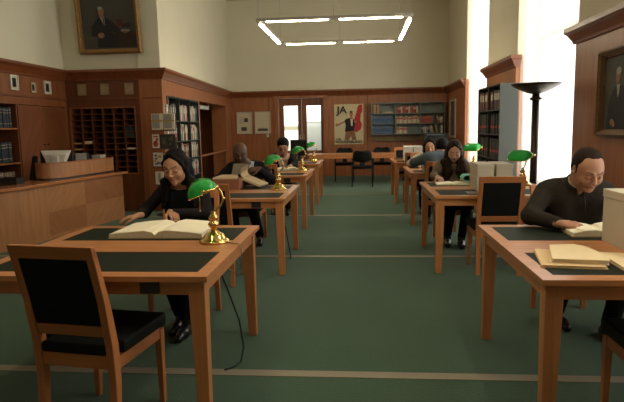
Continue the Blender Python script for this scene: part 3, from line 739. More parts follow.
gp = 'small framed portraits on the left wall'
for y, z, w, h, fm, lab in ((7.93, 2.06, .19, .22, FR_W, 'white-framed portrait photograph nearest us on the left wall panelling'), (8.44, 2.045, .135, .165, FR_T, 'smallest portrait photograph, brown frame, in the middle of the left wall row'), (8.81, 2.045, .20, .215, FR_W, 'white-framed portrait photograph nearest the alcove corner')):
    framed('portrait_photograph', lab, 'picture', (XL, y, z-.015), (0, 1, 0), (1, 0, 0), w, h, fm, .016, MOUNT, [(w*.26, w*.74, h*.2, h*.8, PHOTO), (w*.42, w*.58, h*.52, h*.68, PHOTOG), (w*.36, w*.64, h*.22, h*.46, PHOTOG)], gp)
PARCH = mat('parchment', (.34, .23, .13), .8, var=.25, scale=18)
for x, lab in ((-4.885, 'framed brown sheet above the pigeonholes, nearest the portrait row'), (-4.48, 'framed brown sheet in the middle above the pigeonholes'), (-4.045, 'framed brown sheet above the pigeonholes, nearest the bookcase corner')):
    framed('framed_sheet', lab, 'picture', (x, YA, 2.03), (1, 0, 0), (0, -1, 0), .175, .205, PANELH, .008, PARCH, [(.03, .145, .05, .16, mat('parchment_light', (.38, .27, .16), .8, var=.3, scale=30))], 'framed brown sheets above the pigeonholes', .016)

# ------------------------------------------------------------------ pigeonholes in the alcove
pg = thing('pigeonhole_unit', 'dark wooden wall unit of many pigeonholes in the alcove', 'pigeonholes', (-5.06, YA, .66))
MB().box(0, 1.19, .30, .33, 0, 1.17).build('back_board', PANELD, pg)
MB().box(0, 1.19, -.005, .30, 0, .02).box(0, 1.19, -.005, .30, 1.15, 1.17).box(0, .02, -.005, .3, .02, 1.15).box(1.17, 1.19, -.005, .3, .02, 1.15).build('carcass', PANEL, pg)
for k in range(1, 6): x = .02+1.15*k/6; MB().box(x-.008, x+.008, .0, .3, .02, 1.15).build('upright', PANELD, pg)
for k in range(1, 11):
    z = .02+1.13*k/11; b = MB()
    for c in range(6): x0 = .02+1.15*c/6+(.009 if c else 0); x1 = .02+1.15*(c+1)/6-(.009 if c < 5 else 0); b.box(x0, x1, .002, .3, z-.006, z+.006)
    b.build('shelf', PANELD, pg)
def pslot(c, r, h, lab, m):
    x0 = -5.06+.02+1.15*c/6+.02; z0 = .66+.02+1.13*r/11+.006
    tag(bx(x0, x0+.14, YA+.012, YA+.25, z0, z0+h, 'paper_stack', m), lab, 'papers', 'papers left in the pigeonholes')
pslot(0, 5, .018, 'thin paper stack in the outermost pigeonhole column, above the desk monitor', MANILA); pslot(1, 5, .05, 'thick paper stack in the second pigeonhole column', MANILA2)
pslot(0, 4, .02, 'thin paper stack one hole below another in the outermost column', MANILA); pslot(5, 4, .022, 'white papers low in the pigeonhole column nearest the magazine rack', PAPER)
pslot(5, 7, .08, 'dark folders in the pigeonhole column nearest the magazine rack, higher hole', cover('navy')); pslot(5, 6, .08, 'dark folders in the pigeonhole column nearest the magazine rack, lower hole', cover('charcoal'))

# ------------------------------------------------------------------ big oil portrait above the alcove
def big_frame(name, label, origin, u, nrm, w, h, fw, fm, lean, layers, mats):
    t = thing(name, label, 'painting', origin)
    U, N = Vector(u), Vector(nrm); V = (Vector((0, 0, 1))+N*lean).normalized(); N2 = U.cross(V)
    if N2.dot(N) < 0: N2 = -N2
    b = MB()
    def ring(o0, o1, n0, n1):
        A = [(o0, o0), (w-o0, o0), (w-o0, h-o0), (o0, h-o0)]; B2 = [(o1, o1), (w-o1, o1), (w-o1, h-o1), (o1, h-o1)]
        for i in range(4):
            j = (i+1) % 4
            q = [A[i], A[j], B2[j], B2[i]]; nn = [n0, n0, n1, n1]
            b.hexa([U*x+V*y+N2*.0 for x, y in q], [U*x+V*y+N2*n for (x, y), n in zip(q, nn)])
    ring(0, fw*.35, .05, .075); ring(fw*.35, fw*.7, .07, .055); ring(fw*.7, fw, .035, .03)
    b.build('frame', fm, t)
    c = flat_art('canvas', t, N2*.012 + U*fw + V*fw, U, V, N2, layers, mats)
    return t
GOLD = mat('gilt_frame', (.30, .165, .055), .5, .35, var=.5, scale=40, bump=.6)
pbg = mat('canvas_ground', (.065, .062, .046), .7, var=.25, scale=4); psu = mat('canvas_suit', (.014, .015, .016), .7, var=.3); pfl = mat('canvas_flesh', (.26, .13, .075), .7, var=.2, scale=30)
pwh = mat('canvas_white', (.34, .32, .27), .7); prd = mat('canvas_red', (.10, .014, .012), .7); pds = mat('canvas_desk', (.035, .018, .014), .7); pha = mat('canvas_hair', (.30, .28, .24), .7)
w, h = .93, .83     # inner canvas
L = [(0, [(0, 0), (w, 0), (w, h), (0, h)]),
     (5, [(.5, .02), (w, 0.02), (w, .26), (.62, .30), (.5, .2)]),
     (4, [(.60, .36), (.72, .36), (.70, .47), (.61, .48)]), (5, [(.68, .34), (.84, .34), (.84, .42), (.72, .40)]), (3, [(.66, .28), (.80, .27), (.82, .30), (.68, .31)]), (4, [(.84, .22), (w, .2), (w, .25), (.86, .27)]),
     (1, [(.14, .22), (.17, .38), (.25, .47), (.33, .52), (.43, .50), (.53, .44), (.66, .30), (.60, .24), (.52, .28), (.56, .12), (.62, .02), (.24, .02), (.26, .20)]),
     (3, [(.325, .52), (.40, .52), (.405, .38), (.385, .38)]), (1, [(.37, .50), (.39, .50), (.40, .38), (.385, .38)]),
     (2, ell(.355, .60, .052, .078)), (2, [(.32, .50), (.39, .50), (.39, .56), (.32, .56)]), (6, ell(.345, .655, .045, .03)), (2, ell(.32, .22, .06, .045)), (2, ell(.74, .27, .045, .022))]
big_frame('oil_portrait', 'large gilt-framed oil portrait of a seated man high on the alcove wall', (-4.76, YA-.02, 2.72), (1, 0, 0), (0, -1, 0), 1.10, 1.0, .085, GOLD, .10, L, [pbg, psu, pfl, pwh, prd, pds, pha])
w2, h2 = .78, .68
L2 = [(0, [(0, 0), (w2, 0), (w2, h2), (0, h2)]), (1, [(.06, .0), (.10, .25), (.17, .36), (.27, .42), (.40, .40), (.52, .30), (.6, .0)]), (3, [(.26, .42), (.33, .42), (.31, .33), (.29, .30)]),
      (2, ell(.285, .50, .048, .072)), (6, ell(.30, .545, .05, .035)), (2, ell(.20, .07, .045, .03)), (2, ell(.24, .05, .03, .03))]
big_frame('oil_portrait', 'dark oil portrait of a grey-haired man on the pier by the window', (XR, 5.92, 1.27), (0, -1, 0), (-1, 0, 0), .92, .83, .07, mat('frame_bronze', (.16, .085, .035), .45, .4, var=.4, scale=30, bump=.4), .0, L2, [pbg, psu, pfl, pwh, prd, pds, pha])

# ------------------------------------------------------------------ bookcase in the angled wall
bc = thing('metal_bookcase', 'tall dark steel bookcase full of mixed books set into the panelled wall', 'bookcase', PB, RB)
y0, y1, nb = .24, 2.61, 3
MB().box(-.35, -.335, y0, y1, .12, 2.01).build('back_panel', DKGREY, bc)
for k in range(nb+1): y = y0+(y1-y0)*k/nb; yy = min(max(y, y0+.012), y1-.012); MB().box(-.335, .012, yy-.012, yy+.012, .12, 2.01).build('upright', DKGREY, bc)
MB().box(-.335, .012, y0+.024, y1-.024, 1.99, 2.01).build('top', DKGREY, bc)
SZ = (.14, .47, .84, 1.20, 1.585)
for z in SZ:
    for k in range(nb):
        a = y0+(y1-y0)*k/nb; c = y0+(y1-y0)*(k+1)/nb
        MB().box(-.335, .0, a+.012 + (.012 if k == 0 else 0), c-.012-(.012 if k == nb-1 else 0), z-.02, z).build('shelf', DKGREY, bc)
MIX = [('white', 'title'), ('cream', 'title'), ('grey', 'title'), ('red', 'title'), ('pale blue', 'title'), ('tan', 'title'), ('maroon', 'title'), ('green', 'title'), ('white', 'stripe'), ('cream', 'title'), ('grey', 'gilt'), ('navy', 'title')]
plan = {(4, 0): [('charcoal', 'title'), ('grey', 'title'), ('charcoal', 'gilt')], (4, 1): [('blue', 'title'), ('red', 'title'), ('maroon', 'title'), ('white', 'title'), ('rose', 'title'), ('cream', 'title')], (3, 0): [('rose', 'title'), ('maroon', 'title')], (2, 0): [('rose', 'gilt'), ('rose', 'title')]}
for r in (1, 2, 3, 4):
    for k in range(nb):
        a = y0+(y1-y0)*k/nb + .03; p = onB(a, -.015, SZ[r]+.001)
        seq = plan.get((r, k)) or (lambda rr: rr.choice(MIX))
        shelf_row(p, RB+PI/2, .70, seq, .25, .325, .048, .078, .25, 'on %s shelf of %s bay' % (('bottom', 'lowest', 'third', 'second', 'top')[r], ('the nearest', 'the middle', 'the far')[k]), 'books in the bookcase beside the magazine rack', 100+r*10+k)
# doorway beside it: barrier rail and door closer
rail = bwall('barrier_rail', [(-.06, -.01, 2.75, 5.89, .80, .84), (-.05, -.02, 2.76, 2.80, 0, .80), (-.05, -.02, 5.84, 5.88, 0, .80)], PANEL)
tag(rail, 'wooden barrier rail across the dark doorway beside the bookcase', 'rail')
t = thing('door_closer', 'pale grey door closer box at the top of the dark doorway', 'door closer', onB(2.76, -.05, 1.86), RB)
MB().box(-.03, .06, 0, .9, 0, .085).build('casing', GREYPL, t, bev=.005); MB().tube([(.02, .86, .06), (.05, .92, .09), (.02, 1.0, .16)], .008).build('arm', GREYPL, t)

# ------------------------------------------------------------------ revolving magazine rack
mr = thing('magazine_rack', 'revolving magazine rack on a pale pole in front of the bookcase', 'magazine rack', (-3.22, 9.02, 0), -.18)
MB().tube([(.03, .08, .03), (.03, .08, 1.80)], .022, 10).ball((.03, .08, 1.81), .03).build('pole', WHITEPL, mr)
MB().lathe([(.0, 0), (.24, 0), (.24, .02), (.05, .05), (.03, .06)], (.03, .08, 0), 24).build('base', GREYM, mr)
for z in (.50, .80, 1.10, 1.40): MB().box(-.21, .23, .0, .012, z, z+.20).box(-.21, .23, -.045, 0, z, z+.012).box(-.21, .23, -.048, -.043, z, z+.022).build('pocket', mat('rack_brown', (.15, .075, .04), .45), mr)
def magazine(c, z, w, h, m1, lab, layers, mm):
    t = thing('magazine', lab, 'magazine', (0, 0, 0)); t['group'] = 'magazines on the revolving rack'
    M = Matrix.Translation((-3.22, 9.02, 0)) @ Matrix.Rotation(-.18, 4, 'Z') @ Matrix.Translation((c-w/2, -.018, z+.013))
    t.matrix_world = M
    MB().box(0, w, 0, .012, 0, h).build('pages', m1, t)
    flat_art('front_cover', t, (0, -.0005, 0), (1, 0, 0), (0, 0, 1), (0, -1, 0), layers, mm)
    return t
mg = mat('mag_grey', (.40, .39, .34), .5); mc = mat('mag_cream', (.85, .78, .60), .5); my = mat('mag_yellow', (.55, .36, .08), .5); mrd = mat('mag_red', (.45, .07, .04), .5); mdk = mat('mag_dark', (.05, .05, .05), .5); mbl = mat('mag_blue', (.2, .25, .36), .5); mwh = mat('mag_white', (.85, .80, .68), .5)
for c, lab in ((-.10, 'grey magazine with yellow band on the top of the rack, nearer the pigeonholes'), (.12, 'grey magazine with yellow band on the top of the rack, nearer the bookcase')):
    w, h = .20, .27; magazine(c, 1.40, w, h, mc, lab, [(0, [(0, 0), (w, 0), (w, h), (0, h)]), (1, [(.01, .03), (.145, .03), (.145, h-.01), (.01, h-.01)]), (2, [(0, .14), (w, .14), (w, .165), (0, .165)])], [mc, mg, my])
w, h = .13, .235; magazine(-.14, 1.10, w, h, mwh, 'white magazine with a red blot on the second row of the rack', [(0, [(0, 0), (w, 0), (w, h), (0, h)]), (1, ell(.06, .08, .045, .055, 12)), (1, ell(.09, .15, .02, .03, 10)), (1, [(.02, .19), (.11, .19), (.11, .21), (.02, .21)])], [mwh, mrd])
for c, lab in ((.0, 'dark patterned magazine beside the red-blotted white one'), (.145, 'dark patterned magazine on the second row nearest the bookcase')):
    w, h = .14, .235; rr = random.Random(int(c*100)); magazine(c, 1.10, w, h, mdk, lab, [(0, [(0, 0), (w, 0), (w, h), (0, h)])] + [(1, ell(rr.uniform(.03, .11), rr.uniform(.03, .2), .018, .018, 8)) for _ in range(7)], [mdk, mat('mag_olive', (.16, .14, .09), .5)])
w, h = .17, .235; rr = random.Random(4); magazine(-.12, .80, w, h, mwh, 'mottled blue and white magazine on the third row of the rack', [(0, [(0, 0), (w, 0), (w, h), (0, h)])] + [(1+(i % 3), ell(rr.uniform(.03, .14), rr.uniform(.03, .2), .022, .018, 8)) for i in range(12)], [mwh, mbl, mdk, my])
w, h = .13, .22; magazine(.06, .80, w, h, mwh, 'pale magazine on the third row nearest the pole', [(0, [(0, 0), (w, 0), (w, h), (0, h)]), (1, [(.02, .02), (.11, .02), (.11, .10), (.02, .10)])], [mwh, mbl])
w, h = .15, .22; magazine(-.11, .50, w, h, mwh, 'white and grey magazine on the lowest row of the rack', [(0, [(0, 0), (w, 0), (w, h), (0, h)]), (1, [(.05, .05), (.10, .05), (.10, .2), (.05, .2)])], [mwh, mg])
# ------------------------------------------------------------------ back wall: prints, switch, poster
INK = mat('print_ink', (.07, .06, .05), .8, var=.5, scale=40); SHEET = mat('print_sheet', (.60, .50, .33), .85, var=.08)
FRP = mat('frame_pale', (.50, .46, .37), .4, .2)
for x, w, pics, lab in ((-3.53, .45, [(.22, .33, .34, .46, INK), (.13, .29, .09, .20, INK), (.07, .2, .30, .5, mat('print_text', (.50, .42, .28), .85, var=.3, scale=90))], 'framed print with two small dark pictures on the wood panelling'), (-3.05, .46, [(.08, .38, .08, .14, INK), (.10, .36, .14, .17, mat('print_mid', (.3, .26, .18), .8, var=.5, scale=30))], 'framed print with a dark landscape strip, beside the glazed doors')):
    framed('framed_print', lab, 'picture', (x-(.05 if x < -3.3 else 0), YB, 1.25), (1, 0, 0), (0, -1, 0), w, .635, FRP, .022, SHEET, pics, 'framed prints on the back wall', .03)
t = thing('light_switch', 'small white light switch below the framed prints', 'switch', (-2.68, YB, 1.15)); MB().box(-.035, .035, -.01, 0, 0, .085).build('plate', WHITEPL, t, bev=.003); MB().box(-.012, .012, -.016, -.01, .028, .058).build('rocker', GREYPL, t)

PCREAM = mat('poster_cream', (.66, .55, .34), .8, var=.04); PRED = mat('poster_red', (.46, .035, .03), .75, var=.2, scale=14); PBLK = mat('poster_black', (.018, .016, .015), .8); PSKIN = mat('poster_skin', (.42, .20, .09), .8); PBRN = mat('poster_brown', (.26, .135, .06), .8, var=.25, scale=14); PWHT = mat('poster_shirt', (.66, .60, .48), .8)
po = thing('poster', 'large cream poster reading JA with a figure and a red flag', 'poster', (-.745, YB-.0118, .905))
w, h = .83, 1.135
MB().box(0, w, 0, .0117, 0, h).build('backing', mat('poster_edge', (.6, .52, .36), .7), po)
L = [(0, [(0, 0), (w, 0), (w, h), (0, h)]),
     (1, [(.45, .18), (.45, .32), (.50, .44), (.48, .60), (.57, .72), (.63, .90), (.67, 1.06), (.72, 1.12), (.80, 1.12), (.80, .92), (.76, .86), (.74, .68), (.79, .56), (.75, .42), (.64, .34), (.55, .36)]),   # furled red cloth
     (4, [(.29, .12), (.33, .45), (.56, .45), (.63, .12), (.50, .12), (.46, .32), (.43, .12)]),
     (2, [(.30, .36), (.33, .55), (.27, .64), (.33, .72), (.44, .745), (.54, .73), (.60, .60), (.56, .38)]),
     (5, [(.21, .48), (.20, .60), (.29, .67), (.31, .60), (.26, .50)]), (3, [(.03, .54), (.05, .60), (.10, .585), (.29, .66), (.30, .62), (.11, .53), (.06, .51)]),
     (5, [(.46, .72), (.53, .72), (.52, .52), (.48, .52)]), (3, ell(.485, .86, .048, .072)), (3, [(.455, .74), (.52, .74), (.52, .82), (.455, .82)]), (2, ell(.478, .918, .046, .024)), (3, ell(.60, .64, .035, .03)), (3, ell(.50, .24, .02, .03))]
flat_art('print', po, (0, -.0006, 0), (1, 0, 0), (0, 0, 1), (0, -1, 0), L, [PCREAM, PRED, PBLK, PSKIN, PBRN, PWHT])
def lettering(txt, x, z, size, wide, parent, m, y=-.028):
    c = bpy.data.curves.new('lettering', 'FONT'); c.body = txt; c.size = size; c.extrude = .0006; c.offset = .0022*size/.11 if size < .2 else .004
    o = bpy.data.objects.new('lettering', c); COL.objects.link(o); o.parent = parent
    o.location = (x, y, z); o.rotation_euler = (PI/2, 0, 0); c.materials.append(m)
    bpy.context.view_layer.update()
    dg = bpy.context.evaluated_depsgraph_get(); me = bpy.data.meshes.new_from_object(o.evaluated_get(dg)); k = wide/max(o.dimensions.x, 1e-4)
    bpy.data.objects.remove(o); me.name = 'lettering'
    o = bpy.data.objects.new('lettering', me); COL.objects.link(o); o.parent = parent; o.location = (x, y, z); o.rotation_euler = (PI/2, 0, 0); o.scale.x = k
    return o
lettering('JA', .08, .88, .29, .31, po, PBLK); lettering('DEM', .035, .135, .055, .15, po, PBLK); lettering('V\u00d6LKERBUND', .035, .035, .11, .76, po, PBLK)

# ------------------------------------------------------------------ grey wall shelves of bound volumes
SX0, SX1, SZ0, SZ1 = .30, 2.34, 1.165, 2.045; SD = .27
ws = thing('wall_shelf', 'grey steel wall shelf unit in three bays right of the poster', 'shelf', (0, YB, 0)); ws['label'] = 'grey steel wall shelf unit in three bays beside the poster'
MB().box(SX0, SX1, -.012, 0, SZ0, SZ1).build('back_panel', mat('shelf_grey', (.20, .235, .205), .5, .1), ws)
SHG = mat('shelf_frame', (.17, .205, .19), .45, .2)
bays = [SX0+(SX1-SX0)*k/3 for k in range(4)]
for k, x in enumerate(bays): xx = min(max(x, SX0+.012), SX1-.012); MB().box(xx-.012, xx+.012, -SD, -.012, SZ0, SZ1).build('upright', SHG, ws)
MB().box(SX0+.024, SX1-.024, -SD, -.012, SZ1-.022, SZ1).build('top', SHG, ws)
RZ = (SZ0, SZ0+.285, SZ0+.57)
for z in RZ:
    for k in range(3): MB().box(bays[k]+(.024 if k == 0 else .012), bays[k+1]-(.024 if k == 2 else .012), -SD+.005, -.012, z, z+.02).build('shelf', SHG, ws)
gS = 'bound volumes on the grey wall shelf'; yS = YB-SD+.03
def wrow(bay, row, seq, hmin, hmax, wmin, wmax, length, where, x0=.03, seed=0): shelf_row((bays[bay]+x0, yS, RZ[row]+.021), 0, length, seq, hmin, hmax, wmin, wmax, .19, where, gS, seed, noun='volume')
wrow(0, 1, [('blue', 'gilt')], .205, .232, .056, .060, .62, 'on the middle shelf of the poster-side bay', seed=1)
wrow(0, 0, [('blue', 'gilt')], .205, .235, .056, .060, .62, 'on the bottom shelf of the poster-side bay', seed=2)
wrow(0, 2, [('brown', 'gilt'), ('tan', 'gilt')], .25, .255, .048, .054, .215, 'on the top shelf of the poster-side bay', seed=3)
wrow(1, 2, [('red', 'gilt'), ('red', 'title'), ('maroon', 'title'), ('cream', 'title'), ('red', 'gilt')], .17, .2, .036, .046, .62, 'on the top shelf of the middle bay', seed=4)
wrow(1, 1, [('cream', 'stripe'), ('tan', 'stripe'), ('white', 'stripe')], .16, .21, .036, .046, .63, 'on the middle shelf of the middle bay', seed=5)
wrow(1, 0, [('cream', 'stripe'), ('tan', 'stripe'), ('white', 'stripe')], .16, .21, .036, .046, .33, 'on the bottom shelf of the middle bay', seed=6)
wrow(2, 1, [('red', 'gilt')], .18, .19, .044, .050, .33, 'on the middle shelf of the corner bay', seed=7)
wrow(2, 1, [('grey', 'title'), ('red', 'title'), ('cream', 'title')], .14, .24, .04, .05, .19, 'at the end of the corner bay middle shelf', x0=.45, seed=8)
wrow(2, 0, [('navy', 'title'), ('pale blue', 'title'), ('cream', 'title'), ('grey', 'title')], .19, .23, .04, .05, .28, 'on the bottom shelf of the corner bay', seed=9)
for k in range(2): one_book((bays[2]+.33+.12*k, yS, RZ[0]+.028), 0, .04, .19, .22, 'tan', 'title', 'tan volume leaning %s on the bottom shelf by the room corner' % ('against the blue ones', 'farther along')[k], gS, tilt=-.22)
one_book((bays[2]+.57, yS, RZ[0]+.021), 0, .05, .19, .22, 'white', 'title', 'white volume near the end of the bottom shelf by the room corner', gS)
one_book((bays[0]+.33, yS, RZ[2]+.021+.045), 0, .30, .19, .045, 'tan', 'title', 'tan volume lying flat on the top shelf nearest the poster', gS).location.z = RZ[2]+.021
# row of low panels below the shelves
hb = thing('panel_cabinet', 'shallow bronze-fronted cabinet row under the grey wall shelf', 'cabinet', (.32, YB, .965))
MB().box(0, 2.0, -.06, .004, 0, .185).build('body', PANELH, hb)
PBZ = mat('bronze_front', (.17, .115, .055), .4, .4, var=.25, scale=6)
for k in range(3): d = MB().box(.012+.663*k, .645+.663*k, -.072, -.06, .012, .175).build('flap', PBZ, hb, bev=.002); MB().lathe([(.0, -.074), (.012, -.074), (.012, -.082), (0, -.084)], (.10+.663*k, 0, .05), 10, 'Y').build('lock', BRASS, d)
# framed panel on the right wall
framed('framed_picture', 'tall pale-framed picture on the side wall beside the far window', 'picture', (XR, 15.5, 1.07), (0, -1, 0), (-1, 0, 0), .88, .99, mat('frame_light', (.50, .43, .32), .5), .055, mat('panel_dark', (.10, .085, .06), .5), [(.12, .40, .1, .86, mat('panel_photo', (.14, .05, .04), .4, var=.6, scale=14)), (.46, .76, .1, .86, mat('panel_photo_grey', (.07, .075, .07), .4, var=.6, scale=14))], None, .035)

# ------------------------------------------------------------------ long table and the black chairs
lt = thing('long_table', 'long wooden table along the back wall under the poster', 'table', (0, 13.92, 0))
x0, x1 = -1.30, 2.25
MB().box(x0, x1, -.36, .36, .72, .752).build('tabletop', TW['X'], lt, bev=.004)
for y in (-.35, .32): MB().box(x0+.05, x1-.05, y, y+.03, .645, .72).build('apron', TW['X'], lt)
for x in (-.98, 2.12): MB().box(x-.035, x+.035, -.31, .31, 0, .72).build('end_panel', PANEL, lt, bev=.004)
def office_chair(name, label, loc, rz, group=None):
    t = thing(name, label, 'chair', loc, rz, group)     # back is at -y
    b = MB(); n = 10; rows = []
    for z, w, y in ((.60, .16, -.235), (.64, .20, -.245), (.72, .215, -.255), (.80, .205, -.27), (.835, .17, -.278), (.845, .12, -.28)):
        rows.append([b.bm.verts.new((w*(2*i/n-1), y-.05*(1-(2*i/n-1)**2), z)) for i in range(n+1)] )
    for A, Bq in zip(rows, rows[1:]):
        for i in range(n): b.bm.faces.new((A[i], A[i+1], Bq[i+1], Bq[i])).smooth = True
    o = b.build('backrest', BLACKLEA, t); md = o.modifiers.new('thick', 'SOLIDIFY'); md.thickness = .035; md.offset = 0
    b = MB(); b.box(-.22, .22, -.20, .24, .43, .49, bev=.022); b.build('seat', BLACKLEA, t)
    for s in (-1, 1):
        MB().tube([(s*.20, -.24, .62), (s*.235, -.22, .55), (s*.24, -.2, .44), (s*.24, -.22, .012), (s*.24, .2, .012), (s*.235, .22, .05), (s*.235, .21, .62), (s*.235, .17, .65), (s*.235, -.16, .655)], .011, 8).build('side_frame', BLACKM, t)
        MB().box(s*.235-.02, s*.235+.02, -.15, .16, .655, .675, bev=.006).build('armrest', BLACK, t)
    for y in (-.19, .18): MB().tube([(-.235, y, .428), (.235, y, .428)], .01).build('cross_bar', BLACKM, t)
    MB().tube([(-.2, -.25, .62), (-.1, -.285, .60), (.1, -.285, .60), (.2, -.25, .62)], .011).box(-.06, .06, -.29, -.2, .47, .62).build('back_bracket', BLACKM, t)
    return t
oc = office_chair('visitor_chair', 'black visitor chair in front of the long table, its back to us', (.035, 13.50, 0), 0, 'black visitor chairs at the long table')
oc.location = (.035, 13.30, 0)
dup(oc, (-.42, 14.56, 0), PI, 'black visitor chair behind the long table, under the poster lettering')
dup(oc, (.555, 14.56, 0), PI, 'black visitor chair behind the long table, under the blue volumes')
dup(oc, (1.42, 13.30, 0), .2, 'black visitor chair half hidden behind the white archive boxes')

# ------------------------------------------------------------------ screens
t = thing('computer_screen', 'black computer screen on the far table in front of the glazed doors', 'monitor', (-1.24, 11.25, TZ))
MB().box(-.165, .165, -.02, .02, .10, .42).build('bezel', BLACK, t, bev=.005); MB().box(-.15, .15, -.022, -.02, .115, .405).build('display', mat('screen_off', (.006, .006, .007), .25), t)
MB().box(-.03, .03, .0, .03, .01, .2).build('stand', BLACK, t); MB().box(-.11, .11, -.08, .09, 0, .012).build('foot', BLACK, t)
t = thing('tv_trolley', 'dark trolley carrying the television by the back wall', 'trolley', (1.98, 15.2, 0))
MB().box(-.34, .34, -.28, .28, .64, .67).build('top', BLACKM, t)
for sx in (-1, 1):
    for sy in (-1, 1): MB().box(sx*.31-.02, sx*.31+.02, sy*.25-.02, sy*.25+.02, 0, .64).build('leg', BLACKM, t)
MB().box(-.32, .32, -.26, .26, .22, .24).build('shelf', BLACKM, t)
t = thing('television', 'boxy black television with grey-blue bezel behind the two readers', 'television', (1.98, 15.15, .67))
MB().box(-.31, .31, -.2, -.1, 0, .53).build('bezel', mat('tv_bezel', (.035, .04, .05), .35), t, bev=.012); MB().hexa([(-.28, -.1, .02), (.28, -.1, .02), (.18, .25, .06), (-.18, .25, .06)], [(-.28, -.1, .51), (.28, -.1, .51), (.18, .25, .40), (-.18, .25, .40)]).build('cabinet', BLACK, t)
MB().box(-.25, .25, -.206, -.2, .07, .47).build('display', mat('screen_dark', (.012, .016, .018), .2), t); MB().box(-.25, .25, -.208, -.2, .478, .50).build('trim_bar', mat('tv_silver', (.16, .2, .26), .35), t)

# ------------------------------------------------------------------ grey bookcase of binders by the windows
gb_ = thing('steel_bookcase', 'grey steel bookcase of dark binders standing against the pier between the windows', 'bookcase', (2.13, 9.72, 0))
gx0, gx1, gy0, gy1, gz = 0, .275, -.80, .80, 2.03
MB().box(gx0, gx1, gy0, gy0+.02, 0, gz).build('side_panel', GREYM, gb_, bev=.002); MB().box(gx0, gx1, gy1-.02, gy1, 0, gz).build('side_panel', GREYM, gb_, bev=.002)
MB().box(gx1-.015, gx1, gy0+.02, gy1-.02, 0, gz).build('back_panel', DKGREY, gb_); MB().box(gx0, gx1-.015, gy0+.02, gy1-.02, gz-.02, gz).build('top', DKGREY, gb_); MB().box(gx0, gx1-.015, -.01, .01, .02, gz-.02).build('upright', DKGREY, gb_)
GZ = (.08, .47, .86, 1.25, 1.64)
for z in GZ:
    for a, c in ((gy0+.02, -.01), (.01, gy1-.02)): MB().box(gx0+.004, gx1-.015, a, c, z-.02, z).build('shelf', DKGREY, gb_)
for r, z in enumerate(GZ):
    if r < 1: continue
    for s, (ya, wh) in enumerate(((9.72-.03, 'nearer bay'), (9.72+.77, 'farther bay'))):
        seq = [('charcoal', 'label'), ('charcoal', 'label'), ('dark green', 'label')] if (r, s) not in ((4, 0), (4, 1), (1, 0)) else ([('maroon', 'title'), ('charcoal', 'title'), ('navy', 'title')] if r == 4 else [('maroon', 'gilt')])
        shelf_row((2.155, ya, z+.001), -PI/2, .74, seq, .29, .33, .075, .095, .2, 'on %s shelf of the %s' % (('', 'the lowest seen', 'the third', 'the second', 'the top')[r], wh), 'binders in the grey bookcase by the window', 300+r*10+s, 'binder', 'binder', 'binder')

# ------------------------------------------------------------------ black uplighter
fl = thing('floor_lamp', 'tall black uplighter floor lamp with a shallow bowl by the bright window', 'lamp', (2.07, 6.93, 0))
MB().lathe([(0, 0), (.17, 0), (.17, .02), (.05, .035)], seg=28).build('base', BRONZE, fl)
b = MB(); b.tube([(0, 0, .03), (0, 0, 1.72)], .043, 12); b.build('pole', BRONZE, fl)
MB().lathe([(.045, 1.68), (.07, 1.69), (.07, 1.71), (.045, 1.72), (.04, 1.76)], seg=20).build('collar', BRONZE, fl)
MB().lathe([(.03, 1.75), (.09, 1.765), (.17, 1.80), (.24, 1.835), (.285, 1.868), (.288, 1.875), (.275, 1.875), (.22, 1.845), (.10, 1.79), (.0, 1.78)], seg=36).build('bowl', BRONZE, fl)

# ------------------------------------------------------------------ pendant of fluorescent tubes
TUBE = emis('fluorescent_tube', (1.0, .88, .64), 30.)
ALU = mat('pendant_grey', (.40, .37, .30), .45, .3)
def pendant(name, label, loc, W2, D2, group):
    t = thing(name, label, 'ceiling lamp', loc, 0, group)
    b = .075
    for x0, x1, y0, y1 in ((-W2, W2, -D2, -D2+b), (-W2, W2, D2-b, D2), (-W2, -W2+b, -D2+b, D2-b), (W2-b, W2, -D2+b, D2-b)):
        o = MB().box(x0, x1, y0, y1, 0, .05).build('frame_rail', ALU, t, bev=.004)
        hx = abs(x1-x0) > abs(y1-y0)
        for s in (-1, 1):
            m_ = MB()
            if hx: c = s*W2*.47; l = W2*.40; m_.box(c-l, c+l, (y0+y1)/2-.017, (y0+y1)/2+.017, -.016, 0)
            else: c = s*D2*.45; l = D2*.36; m_.box(x0+.008, x1-.008, c-l, c+l, -.022, 0)
            m_.build('light_tube', TUBE, o, bev=.004)
    for x in (-W2+.04, 0, W2-.04):
        for y in (-D2+.04, D2-.04): MB().tube([(x, y, .05), (x, y, ZC-loc[2])], .0035, 6).build('wire', GREYPL, t)
    return t
pendant('pendant_light', 'rectangular pendant frame of fluorescent tubes hanging over the aisle', (-.42, 10.7, 3.15), 1.275, 1.33, 'fluorescent pendants')
pendant('pendant_light', 'added unseen pendant frame of fluorescent tubes lighting the nearest tables', (-.1, 2.9, 3.15), 1.275, 1.33, 'fluorescent pendants')  # second pendant, never in view, added to brighten the foreground tables
